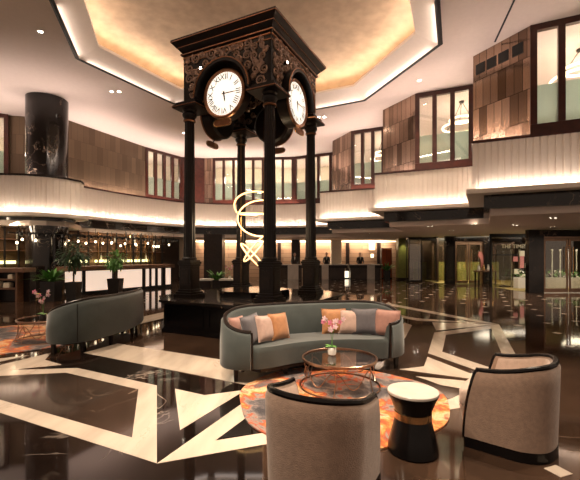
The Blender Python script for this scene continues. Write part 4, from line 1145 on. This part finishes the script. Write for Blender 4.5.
# ------------------------------------------------------------------ entrances and shop glass on the right
dn = 1
def entrance(x0, x1, y, label, jl=.5):
    global dn
    root = bpy.data.objects.new('door_%d' % dn, None); dn += 1; COL.objects.link(root); root.location = (x0, y, 0); struct(root, label, 'door')
    W = x1 - x0
    MB().bbox(0, jl, 0, .25, 0, 2.6, .01).build('left_jamb', M['colmarble'], root, smooth=False)
    MB().bbox(W - .38, W, 0, .25, 0, 2.6, .01).build('right_jamb', M['colmarble'], root, smooth=False)
    MB().bbox(jl, W - .38, 0, .6, 2.32, 2.6, .01).build('lintel', M['colmarble'], root, smooth=False)
    a_, b_ = jl, W - .38; mid = (a_ + b_) / 2
    MB().bbox(a_, b_, .12, .2, 2.24, 2.32, .005).bbox(a_, a_ + .06, .12, .2, 0, 2.24, .005).bbox(b_ - .06, b_, .12, .2, 0, 2.24, .005).build('brass_frame', M['rosegold'], root, smooth=False)
    for s, (u0, u1) in enumerate(((a_ + .08, mid - .02), (mid + .02, b_ - .08))):
        lf = MB().bbox(u0, u0 + .07, .14, .18, .02, 2.22, .004).bbox(u1 - .07, u1, .14, .18, .02, 2.22, .004).bbox(u0 + .07, u1 - .07, .14, .18, 2.14, 2.22, .004).bbox(u0 + .07, u1 - .07, .14, .18, .02, .18, .004).build('door_leaf', M['rosegold'], root, smooth=False)
        MB().box(u0 + .07, u1 - .07, .155, .165, .18, 2.14).build('pane', M['shopglass'], lf, smooth=False)
        hx = u1 - .14 if s == 0 else u0 + .14
        MB().tube([(hx, .10, .8), (hx, .10, 1.9)], .018, 8).build('pull_handle', M['brass'], lf)
entrance(8.45, 10.9, 20.8, 'far glass entrance doors in a black marble frame')
entrance(9.77, 13.0, 15.7, 'near glass entrance doors in a black marble frame at right edge', .62)
root = bpy.data.objects.new('window_%d' % wn, None); wn += 1; COL.objects.link(root); root.location = (9.75, 18.7, 0); shopwin = root; struct(root, 'shop glass front with pinned cards between the two entrances', 'window')
MB().bbox(0, 2.05, 0, .08, 2.42, 2.6, .005).bbox(0, .08, 0, .08, 0, 2.42, .005).bbox(1.97, 2.05, 0, .08, 0, 2.42, .005).bbox(.08, 1.97, 0, .08, 1.55, 1.60, .005).build('window_frame', M['iron'], root, smooth=False)
MB().box(.08, 1.97, .03, .04, 0, 2.42).build('pane', M['shopglass'], root, smooth=False)
root = bpy.data.objects.new('window_%d' % wn, None); wn += 1; COL.objects.link(root); root.location = (7.7, 22.6, 0); struct(root, 'tall glass panel left of the far entrance', 'window')
MB().bbox(0, 2.2, 0, .08, 2.42, 2.6, .005).bbox(0, .06, 0, .08, 0, 2.42, .005).build('window_frame', M['iron'], root, smooth=False)
MB().box(.06, 2.2, .03, .04, 0, 2.42).build('pane', M['shopglass'], root, smooth=False)
# cards on shop glass
shopY = 18.66
for i, (px, py, w_, h_, m, lb) in enumerate(((522, 253.5, 5.2, 5.5, 'paper', 'topmost cream card'), (515.5, 259, 4.5, 5, 'pinkpaper', 'pink card left of centre'), (522, 262, 4, 12, 'pinkpaper', 'tall pink red flower card in the centre'),
                                             (527, 265.5, 4, 4.5, 'paper', 'cream card at the right'), (516.5, 271.5, 4.5, 5, 'paper', 'cream card at lower left'), (523, 277, 5, 6, 'paper', 'lowest cream card'))):
    p = wp(px, py, shopY); k = shopY / F / 2
    o = MB().box(-w_ * k, w_ * k, -.004, .004, -h_ * k, h_ * k).build('window_card', M[m], None, smooth=False); o.location = p
    tag(o, lb + ' of the cards on the shop glass', 'card', 'cards on the shop glass')
vs, fs = text_mb('THE TIMES', .26)
p = wp(514, 246.5, 18.69); MB().add(vs, fs, Matrix.Translation(p - Vector((9.75, 18.7, 0))) @ T(rx=PI / 2)).build('lettering', M['paper'], shopwin, smooth=False)
# poster on the far entrance
p = wp(481.5, 260, 20.9)
m = MB(); m.prism([(-.12, .45), (.02, .42), (.14, .1), (.10, -.35), (.0, -.42), (-.03, .0), (-.16, .25)], -.005, .005, T(rx=PI / 2)); o = m.build('door_decal', M['pinkpaper'], None, smooth=False); o.location = p; tag(o, 'pink flower decal on the right leaf of the far entrance door', 'decal')
# display furniture inside the shop
t = thing('display_table', 'low display table inside the shop window', 'table', (10.0, 19.6, 0))
MB().bbox(-.4, .6, 0, .5, .7, .76, .01).build('table_top', M['brownwood'], t, smooth=False)
for x in (-.36, .50):
    for y in (.04, .42): MB().bbox(x, x + .06, y, y + .05, 0, .7, .004).build('leg', M['iron'], t, smooth=False)
for i, x in enumerate((9.75, 10.0, 10.25, 10.45)):
    o = MB().lathe([(.05, 0), (.08, .06), (.05, .2), (.03, .28), (.05, .32)], 16).build('vase', M['brass'] if i % 2 else M['potwhite']); o.location = (x, 19.85, .76)
    tag(o, ['leftmost white', 'second brass', 'third white', 'rightmost brass'][i] + ' vase on the display table in the shop', 'vase')
# vestibule beyond the doors: low olive carpet, dark wall, planting behind a rail
wall_quad((8.6, 24.6), (17.5, 24.6), 0, 2.7, M['darkwall'], 'wall_vestibule')
wall_quad((17.5, 24.6), (17.5, 8), 0, 2.7, M['darkwall'], 'wall_vestibule_side')
struct(MB().box(8.3, 11.6, 21.5, 24.5, 0, .006).box(11.2, 17, 19, 24, 0, .006).box(9.9, 16, 16.4, 18.6, 0, .006).build('trim_%d' % n, M['greenwall'], smooth=False), 'olive carpet inside the entrances', 'carpet'); n += 1
struct(MB().box(7.7, 13, 23.9, 24.0, .0, 1.15).build('trim_%d' % n, M['green'], smooth=False), 'olive panel beyond the far entrance', 'panel'); n += 1
hb = thing('planter_hedge', 'row of flowering greenery in a trough beyond the near entrance', 'hedge', (13.3, 18.2, 0))
MB().bbox(-2.6, 2.6, -.2, .2, 0, .5, .01).build('trough', M['potwhite'], hb, smooth=False)
f = MB(); f2 = MB(); rnd = random.Random(5)
for k in range(260):
    q_ = (rnd.uniform(-2.5, 2.5), rnd.uniform(-.15, .15), rnd.uniform(.45, .8)); leaf_mb(f if k % 3 else f2, q_, (rnd.uniform(-1, 1), rnd.uniform(-1, 1), rnd.uniform(.3, 1.2)), .22, .08, .3, 3)
f.build('foliage', M['leaf'], hb); f2.build('blossom', M['potwhite'], hb)
for k in range(12):
    o = MB().lathe([(.03, 0), (.03, 1.75), (.05, 1.78), (.05, 1.85)], 10).build('white_post', M['potwhite']); o.location = (10.9 + k * .4, 18.9, 0)
    tag(o, 'slim white post in the row behind the hedge beyond the near entrance', 'post', 'white posts beyond the near entrance')
area((13.4, 17.4, 2.6), 4, 1.8, 190, (1, .86, .66)); area((10, 22.6, 2.6), 2.5, 1.2, 260, (1, .82, .5)); area((10.7, 20.0, 2.6), 2.4, 1.4, 40, (1, .82, .55))


# ------------------------------------------------------------------ world and camera
wd = bpy.data.worlds.new('world'); S.world = wd; wd.use_nodes = True
wd.node_tree.nodes['Background'].inputs['Color'].default_value = (1, .74, .56, 1)
wd.node_tree.nodes['Background'].inputs['Strength'].default_value = .36
cam = bpy.data.cameras.new('camera'); co = bpy.data.objects.new('camera', cam); COL.objects.link(co); S.camera = co
cam.sensor_width = 36; cam.lens = F / 580 * 36; cam.shift_y = 16 / 580; cam.clip_end = 200
co.location = (0, 0, CZ); co.rotation_euler = (PI / 2, 0, 0)
vs_ = S.view_settings; vs_.view_transform = 'Standard'; vs_.look = 'None'; vs_.gamma = 1; vs_.use_curve_mapping = False; vs_.exposure = .25
